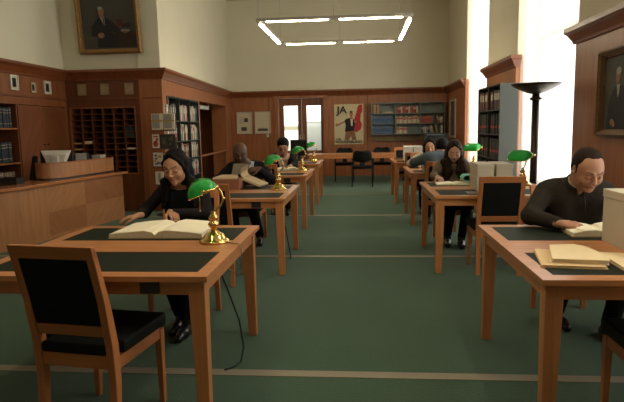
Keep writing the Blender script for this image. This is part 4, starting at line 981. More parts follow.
# ------------------------------------------------------------------ people: smooth-blended solids meshed by surface nets
class SDF:
    def __init__(s, lo, hi, h):
        s.lo = np.array(lo, np.float32); s.h = h
        s.n = np.ceil((np.array(hi)-np.array(lo))/h).astype(int)+1
        s.D = np.full(s.n, .5, np.float32)
    def _win(s, lo, hi, pad):
        a = np.maximum(0, np.floor((np.array(lo)-pad-s.lo)/s.h).astype(int)); b = np.minimum(s.n, np.ceil((np.array(hi)+pad-s.lo)/s.h).astype(int)+1)
        if np.any(b <= a): return None
        ax = [s.lo[i]+s.h*np.arange(a[i], b[i], dtype=np.float32) for i in range(3)]
        return (slice(a[0], b[0]), slice(a[1], b[1]), slice(a[2], b[2])), ax[0][:, None, None], ax[1][None, :, None], ax[2][None, None, :]
    def _mix(s, w, d, k, op):
        A = s.D[w]
        if op == 'sub':
            d = -d
            if k > 0:
                h = np.clip(.5-.5*(A-d)/k, 0, 1); s.D[w] = A*(1-h)+d*h + k*h*(1-h)
            else: s.D[w] = np.maximum(A, d)
        elif k > 0:
            h = np.clip(.5+.5*(A-d)/k, 0, 1); s.D[w] = A*(1-h)+d*h - k*h*(1-h)
        else: s.D[w] = np.minimum(A, d)
    def cap(s, a, b, ra, rb=None, k=.02, op='add'):
        rb = ra if rb is None else rb
        a, b = np.array(a, np.float32), np.array(b, np.float32); R = max(ra, rb)
        q = s._win(np.minimum(a, b)-R, np.maximum(a, b)+R, k+2.5*s.h+.01)
        if q is None: return s
        w, X, Y, Z = q; d = b-a; L2 = max(float(d@d), 1e-9)
        t = np.clip(((X-a[0])*d[0]+(Y-a[1])*d[1]+(Z-a[2])*d[2])/L2, 0, 1)
        dist = np.sqrt((X-a[0]-t*d[0])**2+(Y-a[1]-t*d[1])**2+(Z-a[2]-t*d[2])**2) - (ra+(rb-ra)*t)
        s._mix(w, dist, k, op); return s
    def ell(s, c, r, F=None, k=.02, op='add'):
        c = np.array(c, np.float32); r = np.array(r, np.float32); R = r.max()
        q = s._win(c-R, c+R, k+2.5*s.h+.01)
        if q is None: return s
        w, X, Y, Z = q; X = X-c[0]; Y = Y-c[1]; Z = Z-c[2]
        if F is None: P = (X, Y, Z)
        else: P = tuple(X*f[0]+Y*f[1]+Z*f[2] for f in F)
        k0 = np.sqrt((P[0]/r[0])**2+(P[1]/r[1])**2+(P[2]/r[2])**2); k1 = np.sqrt((P[0]/r[0]**2)**2+(P[1]/r[1]**2)**2+(P[2]/r[2]**2)**2)
        s._mix(w, k0*(k0-1)/np.maximum(k1, 1e-6), k, op); return s
    def cut(s, p, n, lo, hi):
        """remove what lies beyond a plane inside a window"""
        q = s._win(lo, hi, 0)
        if q is None: return s
        w, X, Y, Z = q; d = (X-p[0])*n[0]+(Y-p[1])*n[1]+(Z-p[2])*n[2]; s.D[w] = np.maximum(s.D[w], d); return s
    def mesh(s):
        D = s.D; D[0] = D[-1] = .5; D[:, 0] = D[:, -1] = .5; D[:, :, 0] = D[:, :, -1] = .5
        I = D < 0
        m = tuple(x-1 for x in D.shape)
        cnt = np.zeros(m, np.int8)
        for i in (0, 1):
            for j in (0, 1):
                for l in (0, 1): cnt += I[i:i+m[0], j:j+m[1], l:l+m[2]]
        act = (cnt > 0) & (cnt < 8); idx = np.full(m, -1, np.int64); ids = np.argwhere(act); idx[act] = np.arange(len(ids))
        acc = np.zeros((len(ids), 3), np.float32); num = np.zeros(len(ids), np.float32); faces = []
        for ax in range(3):
            sl0 = [slice(None)]*3; sl1 = [slice(None)]*3; sl0[ax] = slice(0, -1); sl1[ax] = slice(1, None)
            a, b = D[tuple(sl0)], D[tuple(sl1)]; cr = (a < 0) != (b < 0); e = np.argwhere(cr)
            va, vb = a[cr], b[cr]; t = va/(va-vb); P = e.astype(np.float32); P[:, ax] += t
            o1, o2 = [i for i in range(3) if i != ax]; quad = []
            for (i, j) in ((0, 0), (1, 0), (1, 1), (0, 1)):
                c = e.copy(); c[:, o1] -= i; c[:, o2] -= j
                q = idx[c[:, 0], c[:, 1], c[:, 2]]; np.add.at(acc, q, P); np.add.at(num, q, 1); quad.append(q)
            F = np.stack(quad, 1); fl = (va < 0) if ax != 1 else (va >= 0); F[~fl] = F[~fl][:, ::-1]; faces.append(F[:, ::-1])
        V = s.lo + s.h*(acc/num[:, None]); return V, np.concatenate(faces)

def mesh_obj(name, V, F, mats, parent, origin, idx=None):
    me = bpy.data.meshes.new(name)
    V = (V-np.array(origin, np.float32)).astype(np.float32)
    me.vertices.add(len(V)); me.vertices.foreach_set('co', V.ravel())
    me.loops.add(F.size); me.loops.foreach_set('vertex_index', F.ravel().astype(np.int32))
    me.polygons.add(len(F)); me.polygons.foreach_set('loop_start', (np.arange(len(F))*4).astype(np.int32)); me.polygons.foreach_set('loop_total', np.full(len(F), 4, np.int32))
    if idx is not None: me.polygons.foreach_set('material_index', idx.astype(np.int32))
    me.polygons.foreach_set('use_smooth', np.ones(len(F), bool))
    me.update(calc_edges=True); me.validate()
    for m in (mats if isinstance(mats, (list, tuple)) else [mats]): me.materials.append(m)
    o = bpy.data.objects.new(name, me); COL.objects.link(o); o.parent = parent
    return o

def skin_mat(name, c, brow, lips):
    m, nt, b, out = new_mat(name); _mats[name] = m
    tc = nt.nodes.new('ShaderNodeTexCoord'); n = nt.nodes.new('ShaderNodeTexNoise'); n.inputs['Scale'].default_value = 22
    nt.links.new(tc.outputs['Object'], n.inputs['Vector'])
    r = nt.nodes.new('ShaderNodeMixRGB'); r.inputs[1].default_value = (*[q*.93 for q in c], 1); r.inputs[2].default_value = (*[q*1.07 for q in c], 1); nt.links.new(n.outputs['Fac'], r.inputs[0])
    at = nt.nodes.new('ShaderNodeAttribute'); at.attribute_name = 'features'; sp = nt.nodes.new('ShaderNodeSeparateColor'); nt.links.new(at.outputs['Color'], sp.inputs[0])
    last = r.outputs[0]
    for k, col in (('Alpha', tuple(q*.30 for q in c)), ('Green', lips), ('Red', brow), ('Blue', (.012, .009, .008))):
        x = nt.nodes.new('ShaderNodeMixRGB'); x.inputs[2].default_value = (*col, 1); nt.links.new(last, x.inputs[1])
        src = at.outputs['Alpha'] if k == 'Alpha' else sp.outputs[k]
        mu = nt.nodes.new('ShaderNodeMath'); mu.operation = 'MULTIPLY'; mu.inputs[1].default_value = .85; nt.links.new(src, mu.inputs[0]); nt.links.new(mu.outputs[0], x.inputs[0]); last = x.outputs[0]
    nt.links.new(last, b.inputs['Base Color']); b.inputs['Roughness'].default_value = .5; b.inputs['Specular IOR Level'].default_value = .3
    b.inputs['Subsurface Weight'].default_value = .08; b.inputs['Subsurface Radius'].default_value = (.012, .005, .003); b.inputs['Subsurface Scale'].default_value = .5
    return m
def hair_mat(name, c1, c2):
    m, nt, b, out = new_mat(name); _mats[name] = m
    tc = nt.nodes.new('ShaderNodeTexCoord'); mp = nt.nodes.new('ShaderNodeMapping'); mp.inputs['Scale'].default_value = (90, 90, 9); nt.links.new(tc.outputs['Object'], mp.inputs['Vector'])
    n = nt.nodes.new('ShaderNodeTexNoise'); n.inputs['Scale'].default_value = 1.; n.inputs['Detail'].default_value = 4; nt.links.new(mp.outputs[0], n.inputs['Vector'])
    r = nt.nodes.new('ShaderNodeMixRGB'); r.inputs[1].default_value = (*c1, 1); r.inputs[2].default_value = (*c2, 1); nt.links.new(n.outputs['Fac'], r.inputs[0]); nt.links.new(r.outputs[0], b.inputs['Base Color'])
    bp = nt.nodes.new('ShaderNodeBump'); bp.inputs['Strength'].default_value = .6; bp.inputs['Distance'].default_value = .006; nt.links.new(n.outputs['Fac'], bp.inputs['Height']); nt.links.new(bp.outputs[0], b.inputs['Normal'])
    b.inputs['Roughness'].default_value = .62; b.inputs['Specular IOR Level'].default_value = .07
    return m
v3 = lambda *a: np.array(a, np.float32)
def unit(a): a = np.array(a, np.float32); return a/np.linalg.norm(a)
def ik(S_, W_, l1, l2, hint):
    d = W_-S_; L = np.linalg.norm(d); L = min(L, (l1+l2)*.995); u = d/np.linalg.norm(d)
    a = (l1*l1-l2*l2+L*L)/(2*L); h = math.sqrt(max(l1*l1-a*a, 0)); hv = np.array(hint, np.float32); hv = hv-u*(hv@u); hv /= np.linalg.norm(hv)
    return S_+u*a+hv*h

class Head:
    """head frame: R = towards the person's left, F = forward, U = up"""
    def __init__(s, c, fwd, up, sc=1.):
        s.c = np.array(c, np.float32); s.F = unit(fwd); u = np.array(up, np.float32); s.U = unit(u-s.F*(u@s.F)); s.R = np.cross(s.U, s.F); s.s = sc
    def p(s, x, y, z): return s.c + s.s*(s.R*x + s.F*y + s.U*z)
    def B(s): return (s.R, s.F, s.U)
    def loc(s, V): d = (V-s.c)/s.s; return np.stack([d@s.R, d@s.F, d@s.U], 1)
    def skin(s, g, neck, male=False, wide=1.):
        q = s.s; e = lambda c, r, k=.02, op='add', F=None: g.ell(s.p(*c), [x*q for x in r], F or s.B(), k*q, op)
        c = lambda a, b, ra, rb=None, k=.012, op='add': g.cap(s.p(*a), s.p(*b), ra*q, (ra if rb is None else rb)*q, k*q, op)
        w = wide
        e((0, -.022, .038), (.074*w, .094, .078)); e((0, .035, .010), (.064*w, .058, .080), .03); e((0, .030, -.050), (.056*w, .056, .062), .03)
        e((0, .066, -.094), (.026 if male else .021, .022, .019), .025)
        for sx in (-1, 1):
            e((sx*.036*w, .062, -.028), (.026, .026, .026), .02)                 # cheeks
            c((sx*.014, .090, .024), (sx*.042*w, .078, .026), .0085 if male else .006, None, .014)      # brow ridge
            e((sx*.031*w, .098, .004), (.017, .012, .011), .008, 'sub')          # sockets
            e((sx*.031*w, .080, .003), (.0150, .0135, .0125), .003)                # lids over the eyes
            c((sx*.047*w, .02, -.075), (sx*.058*w, -.005, -.03), .016, .02, .02)    # jaw angle
            fr = (unit(s.R*.9+s.F*(-.35*sx)*-1*.0+s.R*0), s.F, s.U)
            e((sx*.072*w, -.012, -.006), (.010, .019, .031), .006); e((sx*.079*w, -.006, .0), (.006, .010, .016), .004, 'sub')
        c((0, .088, .018), (0, .112, -.022), .0085, .0115, .009); e((0, .113, -.026), (.0115, .010, .009), .006)
        for sx in (-1, 1): e((sx*.0135, .102, -.029), (.008, .010, .0075), .006)
        c((-.017, .087, -.0545), (.017, .087, -.0545), .0058, None, .006); c((-.006, .093, -.0535), (.006, .093, -.0535), .0055, None, .005)
        c((-.014, .087, -.0655), (.014, .087, -.0655), .0070, None, .006)
        c((-.022, .090, -.0598), (.022, .090, -.0598), .0022, None, .002, 'sub')
        n0 = s.p(0, -.025, -.055); r = .056 if male else .047
        g.cap(n0, neck, r*q, (r+.006)*q, .03*q); g.cap(s.p(0, .01, -.085), np.array(neck)+s.F*.015, .035*q, .045*q, .03*q)
    def weights(s, V, wide=1., beard=0.):
        """per-vertex weights: brow, lips, lash line, stubble"""
        P = s.loc(V); x, y, z = np.abs(P[:, 0])/wide, P[:, 1], P[:, 2]; st = lambda a: np.clip(a, 0, 1)
        bz = .0265 + .0065*np.sin(np.clip((x-.010)/.045, 0, 1)*PI*.8) 
        br = st(1.5-np.abs(z-bz)/.0042)*st((x-.009)/.006)*st((.053-x)/.010)*(y > .045)
        lp = st(1.6-np.abs(z+.0600)/(.0085*np.clip(1-(x/.027)**2, .02, 1)+.0006))*st((.027-x)/.004)*(y > .072)
        lz = -.0025 - .0035*np.cos(np.clip((x-.031)/.016, -1.5, 1.5)*1.3)
        la = st(1.5-np.abs(z-lz)/.0030)*st((.0175-np.abs(x-.031))/.004)*(y > .066)
        be = np.zeros(len(V))
        if beard:
            jaw = st((-.040-z)/.02)*st((y-.0)/.03)*st((z+.125)/.02); mo = st(1.3-np.abs(z+.045)/.008)*st((.034-x)/.008)*(y > .08)
            be = np.maximum(jaw*.75, mo)*beard*(1-lp)
        return np.stack([br, lp, la, be], 1).astype(np.float32)

def hand(g, w, d, up, side, curl=(.3, .45, .35), spread=.10, sc=1., thumb=(.75, .55), k=.004):
    """palm and five fingers: d pointing direction, up = back of the hand, side = +1 if thumb lies along cross(d, up)"""
    d = unit(d); up = unit(np.array(up)-d*(np.array(up)@d)); t = np.cross(d, up)*side; w = np.array(w, np.float32)
    g.cap(w-d*.02, w+d*.012, .024*sc, .024*sc, .015)
    for i, (o, L, r) in enumerate(((.031, .070, .0088), (.010, .078, .0092), (-.011, .072, .0088), (-.030, .057, .0078))):
        o *= sc; L *= sc; r *= sc
        m0 = w+d*.015*sc+t*o*.6; m1 = w+d*(.088-.004*abs(i-1))*sc+t*o
        g.cap(m0, m1, .0135*sc, .0115*sc, .010)
        ang = 0; p = m1; dd = unit(d+t*(o/sc)*spread*18*.1)
        for seg, c in zip((.45, .30, .25), curl):
            ang += c; nd = dd*math.cos(ang)-up*math.sin(ang); q = p+nd*L*seg
            g.cap(p, q, r, r*.92, k); p = q; r *= .93
    b0 = w+d*.018*sc+t*.022*sc; b1 = b0+(d*thumb[0]+t*.75-up*thumb[1]*.4)*.045*sc; b2 = b1+unit(d*1.0+t*.25-up*thumb[1]*.6)*.034*sc; b3 = b2+unit(d*1.0+t*.0-up*.5)*.026*sc
    g.cap(b0, b1, .0155*sc, .0125*sc, .010); g.cap(b1, b2, .0112*sc, .0105*sc, k); g.cap(b2, b3, .0105*sc, .0085*sc, k)

HAIRB = hair_mat('hair_black', (.004, .0035, .0035), (.010, .008, .0075))
HAIRD = hair_mat('hair_dark_brown', (.010, .006, .004), (.034, .019, .012))
LASH = mat('lash', (.02, .014, .012), .6)
def person(name, label, o, head, neck, sh, pelvis, wr, hnd, knees, ankles, C, h=.006, hint=((-1, .3, -.5), (1, .3, -.5)), elb=None, l1=.28, l2=.25, sc=1., male=False, wide=1., skin=None, browc=None, lips=None, beard=None, hd=None, dim=None):
    """o: thing location; sh/wr/knees/ankles: pairs (person at viewer's left, viewer's right); C: dict of clothes"""
    A = lambda p: np.array(p, np.float32)
    t = thing(name, label, 'person', o)
    neck, pelvis = A(neck), A(pelvis); sh = [A(p) for p in sh]; wr = [A(p) for p in wr]; knees = [A(p) for p in knees]; ankles = [A(p) for p in ankles]
    E_ = [ik(sh[i], wr[i], l1, l2, hint[i]) if elb is None else A(elb[i]) for i in (0, 1)]
    chest = (sh[0]+sh[1])/2; ax = unit(sh[1]-sh[0])*.5
    allp = np.array([neck, pelvis, *sh, *wr, *knees, *ankles, *E_, head.c])
    lo = allp.min(0)-.24; hi = allp.max(0)+.24; lo[2] = max(lo[2], -.01)
    fwd = head.F.copy(); fwd[2] = 0; fwd = unit(fwd); bw = dim or (.15, .17)     # hip and chest half widths
    tf = hd if hd is not None else fwd                                     # toes
    def torso(g, inf, k=.05):
        up = chest-pelvis; mid = pelvis+up*.5-unit(np.cross(ax, up))*.0
        for s_ in (-1, 1):
            g.cap(pelvis+ax*s_*bw[0]*1.1, pelvis+ax*s_*bw[0]*.75+up*.42, .105+inf, .092+inf, k)
            g.cap(pelvis+ax*s_*bw[0]*.75+up*.42, chest+ax*s_*bw[1]*.95-up*.10, .092+inf, .098+inf, k)
        g.cap(sh[0]+(sh[1]-sh[0])*.12, sh[1]+(sh[0]-sh[1])*.12, .058+inf, .058+inf, k)
        g.cap(chest-up*.02, neck, .062+inf, .052+inf*.6, k)
    def arms(g, inf, k=.03, to=1.):
        for i in (0, 1):
            g.cap(sh[i], E_[i], .050+inf, .039+inf, k); g.cap(E_[i], E_[i]+(wr[i]-E_[i])*to, .039+inf, .026+inf*.75, k)
    def legs(g, inf, k=.03):
        for i in (0, 1):
            hip = pelvis+ax*(2*i-1)*.19
            g.cap(hip, knees[i], .082+inf, .056+inf, k); g.cap(knees[i], ankles[i], .054+inf, .036+inf, k)
    def feet(g, inf, k=.015, only=None):
        for i in ((0, 1) if only is None else (only,)):
            a = ankles[i]; b = a.copy(); b[2] = .035
            g.cap(b-tf*.05, b+tf*.10, .034+inf, .032+inf, k); g.cap(b+tf*.08, b+tf*.17-v3(0, 0, .008), .034+inf, .024+inf, k); g.cap(a, b, .034+inf, .033+inf, k)
    # body
    g = SDF(lo, hi, h); torso(g, -.014); arms(g, -.010); legs(g, -.014); feet(g, -.012)
    head.skin(g, neck, male, wide)
    for i in (0, 1):
        if hnd[i]: hand(g, wr[i], *hnd[i][0], **hnd[i][1])
    V, F = g.mesh()
    body = mesh_obj('body', V, F, skin_mat('skin_%d' % len(_mats), skin, browc or (.014, .011, .010), lips or (.30, .10, .08)), t, o)
    at = body.data.color_attributes.new('features', 'FLOAT_COLOR', 'POINT'); at.data.foreach_set('color', head.weights(V, wide, beard or 0.).ravel())
    for nm, fn, m, extra in C:
        gg = SDF(lo, hi, max(h, .0055)); fn(gg, dict(torso=torso, arms=arms, legs=legs, feet=feet, sh=sh, wr=wr, E=E_, neck=neck, pelvis=pelvis, chest=chest, ax=ax, fwd=fwd, head=head, knees=knees, ankles=ankles))
        V, F = gg.mesh()
        if len(F): mesh_obj(nm, V, F, m, t, o)
    return t

def short_hair(head, top=.006, line=.055, sides=True, wide=1., peak=0.):
    def f(g, r):
        H = head; q = H.s
        g.ell(H.p(0, -.024, .042), [(.074*wide+top)*q, (.094+top)*q, (.078+top)*q], H.B(), .005)
        g.ell(H.p(0, -.055, -.005), [(.066*wide+top)*q, (.060+top)*q, (.07)*q], H.B(), .02)
        if sides:
            for s_ in (-1, 1): g.cap(H.p(s_*.068*wide, .006, .03), H.p(s_*.067*wide, .008, -.012), .010*q, .006*q, .008)
        # bare face and hairline
        g.ell(H.p(0, .085, -.03+line*.0), [.070*q*wide, .066*q, (.045+line)*q], H.B(), .006, 'sub')
        g.ell(H.p(0, .06, -.13), [.12*q, .12*q, .07*q], H.B(), .004, 'sub')
        for s_ in (-1, 1):
            g.ell(H.p(s_*.08*wide, -.010, -.006), [.018*q, .021*q, .030*q], H.B(), .003, 'sub')
            if peak: g.ell(H.p(s_*.046, .070, .085), [.026*q, .045*q, .035*q], H.B(), .012, 'sub')
    return f
def trousers(inf=.012):
    def f(g, r):
        r['legs'](g, inf); a = r['ax']; p = r['pelvis']
        for s_ in (-1, 1): g.cap(p+a*s_*.17, p+a*s_*.12+(r['chest']-p)*.22, .108+inf*.6, .10+inf*.5, .04)
        for i in (0, 1):
            k, an = r['knees'][i], r['ankles'][i]; n = unit(an-k); c = an-n*.0; g.cut(c, n, c-.12, c+.12)
    return f
def shoes(i, inf=.006):
    def f(g, r): r['feet'](g, inf, only=i)
    return f
def cut_sleeves(g, r, back=.0):
    for i in (0, 1):
        n = unit(r['wr'][i]-r['E'][i]); c = r['wr'][i]-n*back; g.cut(c, n, c-.07, c+.07)

SK_A, SK_D, SK_M, SK_P, SK_T = (.46, .235, .135), (.108, .052, .030), (.40, .200, .118), (.54, .31, .205), (.46, .24, .145)
BLK1 = mat('cloth_black_knit', (.010, .013, .016), .9, var=.3, scale=70, bump=.3, spec=.1); SHEERB = mat('cloth_black_sheer', (.016, .013, .013), .85, var=.2, scale=50, spec=.1)
SUIT = mat('cloth_suit', (.012, .012, .014), .85, var=.2, scale=60, bump=.1, spec=.1); TROU = mat('cloth_trousers', (.008, .008, .009), .9, var=.2, scale=60, spec=.1); SHOE = mat('shoe_black', (.008, .008, .008), .3)
SHIRTB = mat('cloth_shirt_blue', (.50, .55, .60), .8, var=.06); SHIRTP = mat('cloth_shirt_pink', (.72, .46, .36), .8, var=.06)
SWEAT = mat('cloth_sweater', (.030, .025, .019), .95, var=.3, scale=50, bump=.35, spec=.08); COLLAR = mat('cloth_collar', (.40, .36, .27), .85)
TOPB = mat('cloth_brown_top', (.15, .105, .065), .9, var=.25, scale=40, bump=.2); CREAM = mat('cloth_cream', (.50, .42, .30), .9, var=.12, scale=30, bump=.2); DENIM = mat('cloth_blue_grey', (.085, .11, .135), .9, var=.2, scale=40, bump=.25)

# --- woman in black with the big book
H1 = Head((-1.368, 4.04, 1.148), (-.06, -.90, -.32), (-.05, -.32, .93), 1.06)
def top1(g, r): r['torso'](g, .006); cut_neck(g, r, .035)
def cut_neck(g, r, dz): 
    n = unit(r['neck']-r['chest']); c = r['chest']+n*(np.linalg.norm(r['neck']-r['chest'])-dz*.35); g.cut(c, n, c-.10, c+.10)
def sleeves1(g, r): r['arms'](g, .004); cut_sleeves(g, r, .012)
def long_cap(g, H, th=.007, fw=.064, ftop=.082, lower=-.11, part=-.004):
    """parted hair lying close to the head, hanging beside the face"""
    q = H.s
    g.ell(H.p(0, -.024, .040), [(.074+th)*q, (.094+th)*q, (.078+th)*q], H.B(), .006)
    for s_ in (-1, 1):
        g.cap(H.p(s_*.012, .055, .108), H.p(s_*.062, .046, .045), .012*q, .013*q, .015); g.cap(H.p(s_*.063, .044, .045), H.p(s_*.070, .018, -.02), .014*q, .015*q, .012)
        g.cap(H.p(s_*.071, .008, -.005), H.p(s_*.073, -.002, lower), .018*q, .020*q, .012); g.cap(H.p(s_*.070, -.02, .02), H.p(s_*.070, -.02, lower), .022*q, .022*q, .015); g.cap(H.p(s_*.05, -.06, .0), H.p(s_*.06, -.05, lower), .045*q, .045*q, .02)
    g.cap(H.p(0, -.08, 0), H.p(0, -.075, lower), .05*q, .05*q, .03)
    g.ell(H.p(0, .105, -.025), [fw*q, .085*q, (ftop+.025)*q], H.B(), .006, 'sub')
    g.ell(H.p(0, .05, -.13), [.058*q, .075*q, .075*q], H.B(), .006, 'sub')
    g.cap(H.p(part, .11, .085), H.p(part, .0, .132), .004*q, .003*q, .006, 'sub')
def hair1(g, r):
    H = H1; c = r['chest']; long_cap(g, H, .006, .066, .094)
    for s_ in (-1, 1):
        a = H.p(s_*.073, .0, -.09)
        for dx, dy, x1, dz in ((.0, -.075, .115, -.10), (.02, -.045, .13, -.12), (-.015, -.085, .09, -.06)):
            m_ = c+v3(-s_*(.105+dx), dy-.02, .075); g.cap(a, m_, .026, .028, .015); g.cap(m_, c+v3(-s_*x1, dy-.045, dz), .028, .014, .015)
        g.cap(H.p(s_*.05, -.06, -.06), c+v3(-s_*.09, .04, .0), .045, .05, .03)
    g.cap(H.p(0, -.08, -.05), c+v3(0, .08, -.10), .055, .06, .03)
person('person', 'woman with long black hair in a black top reading the big open book', (-1.36, 4.22, 0), H1, (-1.362, 4.155, 1.005), ((-1.515, 4.185, .955), (-1.205, 4.165, .955)), (-1.36, 4.17+.10, .545),
       ((-1.625, 3.935, .800), (-1.395, 3.965, .815)), (((v3(-.86, -.05, -.14)+v3(-.1, -.35, 0), (-.1, -.1, 1), -1), dict(curl=(.2, .35, .3), sc=.92)), (((.42, -.55, -.10), (.15, -.1, 1), 1), dict(curl=(.45, .5, .4), sc=.92))),
       ((-1.44, 3.86, .50), (-1.27, 3.84, .50)), ((-1.30, 3.80, .10), (-1.215, 3.68, .10)),
       [('hair', hair1, HAIRB, 0), ('top', top1, BLK1, 0), ('sleeves', sleeves1, SHEERB, 0), ('trousers', trousers(), TROU, 0), ('shoe', shoes(0), SHOE, 0), ('shoe', shoes(1), SHOE, 0)],
       h=.0045, l1=.265, l2=.245, elb=((-1.665, 4.135, .795), (-1.155, 4.08, .790)), skin=SK_A, lips=(.34, .085, .075), wide=1.02, dim=(.135, .15))

# --- bald man in the dark suit
H2 = Head((-1.455, 6.70, 1.115), (.16, -.94, -.26), (.03, -.26, .95), 1.10)
def suit(inf, vw=.07, vl=.30):
    def f(g, r):
        r['torso'](g, inf, .05); r['arms'](g, inf*.9); cut_sleeves(g, r, .02); n = unit(r['neck']-r['chest'])
        c = r['neck']-n*.012; g.cut(c, n, c-.10, c+.10)
        # open front: a V of removed cloth
        up = unit(r['chest']-r['pelvis']); fw = unit(np.cross(r['ax'], up)); fw = fw*(1 if fw@r['fwd'] > 0 else -1)
        for k in range(7):
            z = -.01 - vl*k/7; wv = vw*(1-k/7.); p = r['neck']+up*z; g.cap(p+fw*.10-r['ax']*0, p+fw*.35, max(wv, .012), max(wv, .012), .004, 'sub')
    return f
def shirt(inf):
    def f(g, r):
        r['torso'](g, inf, .05); n = unit(r['neck']-r['chest']); g.cap(r['neck']-n*.03, r['neck']+n*.012, .062, .060, .01); c = r['neck']+n*.016; g.cut(c, n, c-.12, c+.12)
        up = unit(r['chest']-r['pelvis']); g.cut(r['chest']-up*.34, -up, r['pelvis']-.35, r['chest']+.3)
    return f
def fringe(H, z0, th, wide=1.):
    def f(g, r):
        q = H.s; g.ell(H.p(0, -.024, .040), [(.074*wide+th)*q, (.094+th)*q, (.079+th)*q], H.B(), .004)
        g.ell(H.p(0, .015, .09), [.10*q, .13*q, .075*q], H.B(), .006, 'sub'); g.ell(H.p(0, .085, -.02), [.09*q, .07*q, .12*q], H.B(), .006, 'sub'); g.ell(H.p(0, .03, -.12), [.12*q, .14*q, .07*q], H.B(), .004, 'sub')
        for s_ in (-1, 1): g.ell(H.p(s_*.08*wide, -.010, -.006), [.018*q, .021*q, .032*q], H.B(), .003, 'sub')
    return f
person('person', 'bald man in a dark suit turning the pages of a propped book', (-1.43, 6.95, 0), H2, (-1.42, 6.845, .985), ((-1.615, 6.90, .930), (-1.225, 6.88, .930)), (-1.43, 6.95, .56),
       ((-1.60, 6.54, .825), (-1.20, 6.50, .945)), ((((.25, -.85, -.2), (-.3, -.1, .9), 1), dict(curl=(.3, .45, .4))), (((-.75, -.55, -.05), (.25, -.5, .8), -1), dict(curl=(.5, .5, .4)))),
       ((-1.55, 6.55, .50), (-1.30, 6.53, .50)), ((-1.48, 6.50, .10), (-1.245, 6.72, .10)),
       [('hair', fringe(H2, .03, .004), mat('hair_cropped', (.018, .014, .012), .8), 0), ('shirt', shirt(.006), SHIRTB, 0), ('jacket', suit(.022, .075, .28), SUIT, 0), ('trousers', trousers(.016), TROU, 0), ('shoe', shoes(0), SHOE, 0), ('shoe', shoes(1), SHOE, 0)],
       h=.006, elb=((-1.735, 6.72, .80), (-1.085, 6.70, .80)), skin=SK_D, lips=(.11, .04, .032), male=True, wide=1.02, dim=(.16, .18))

# --- man in glasses with pink shirt, cheek on his hand
H3 = Head((-1.285, 9.28, 1.105), (.10, -.90, -.40), (.04, -.40, .90), 1.12)
def cardigan(g, r): suit(.022, .105, .40)(g, r)
P3 = person('person', 'man with glasses in a pink shirt resting his cheek on his hand', (-1.31, 9.5, 0), H3, (-1.295, 9.40, .965), ((-1.485, 9.44, .905), (-1.115, 9.42, .905)), (-1.31, 9.50, .56),
       ((-1.365, 9.235, .965), (-1.13, 9.00, .80)), ((((.25, .05, .95), (-.5, -.7, .1), 1), dict(curl=(.3, .3, .3))), (((-.2, -.9, -.1), (0, 0, 1), -1), dict(curl=(.3, .4, .4)))),
       ((-1.42, 9.12, .50), (-1.20, 9.10, .50)), ((-1.40, 9.10, .10), (-1.20, 9.05, .10)),
       [('hair', short_hair(H3, .015, .032, wide=1.02), HAIRB, 0), ('shirt', shirt(.006), SHIRTP, 0), ('cardigan', cardigan, SUIT, 0), ('trousers', trousers(.014), TROU, 0), ('shoe', shoes(0), SHOE, 0), ('shoe', shoes(1), SHOE, 0)],
       h=.007, elb=((-1.50, 9.17, .79), (-1.10, 9.22, .79)), skin=SK_T, male=True, wide=1.03, beard=.75, dim=(.16, .18))
def glasses(H, parent, o):
    b = MB()
    for s_ in (-1, 1):
        b.tube([Vector(H.p(s_*.031+.021*math.cos(a), .106, .002+.016*math.sin(a)))-Vector(o) for a in [2*PI*i/14 for i in range(15)]], .0022, 6)
        b.tube([Vector(H.p(s_*.052, .104, .006))-Vector(o), Vector(H.p(s_*.082, .0, .008))-Vector(o)], .002, 6)
    b.tube([Vector(H.p(-.010, .112, .006))-Vector(o), Vector(H.p(.010, .112, .006))-Vector(o)], .002, 6)
    b.build('glasses', BLACK, parent)
glasses(H3, P3, (-1.31, 9.5, 0))

# --- man in the dark zip sweater
H4 = Head((1.452, 3.73, 1.112), (.08, -.86, -.45), (.06, -.45, .88), 1.10)
def sweater(g, r):
    r['torso'](g, .020, .06); r['arms'](g, .016, .03); cut_sleeves(g, r, .0)
    n = unit(r['neck']-r['chest']); g.cap(r['neck']-n*.04, r['neck']+n*.05, .080, .078, .02); c = r['neck']+n*.048; g.cut(c, n, c-.13, c+.13)
    g.cap(r['neck']-n*.02, r['neck']+n*.10, .060, .068, .004, 'sub')
    up = unit(r['chest']-r['pelvis']); fw = unit(np.cross(r['ax'], up)); fw = fw*(1 if fw@r['fwd'] > 0 else -1)
    for k in range(5):
        z = .05-.11*k/5; wv = .036*(1-k/5.)+.004; p = r['neck']+up*z; g.cap(p+fw*.045, p+fw*.25, wv, wv, .003, 'sub')
def collar4(g, r):
    n = unit(r['neck']-r['chest']); g.cap(r['neck']-n*.06, r['neck']+n*.055, .070, .070, .01); c = r['neck']+n*.056; g.cut(c, n, c-.12, c+.12); g.cap(r['neck'], r['neck']+n*.10, .060, .064, .003, 'sub')
    fw = r['fwd']; p = r['neck']+n*.02+fw*.09; g.cap(p, p-n*.07, .018, .004, .004, 'sub')
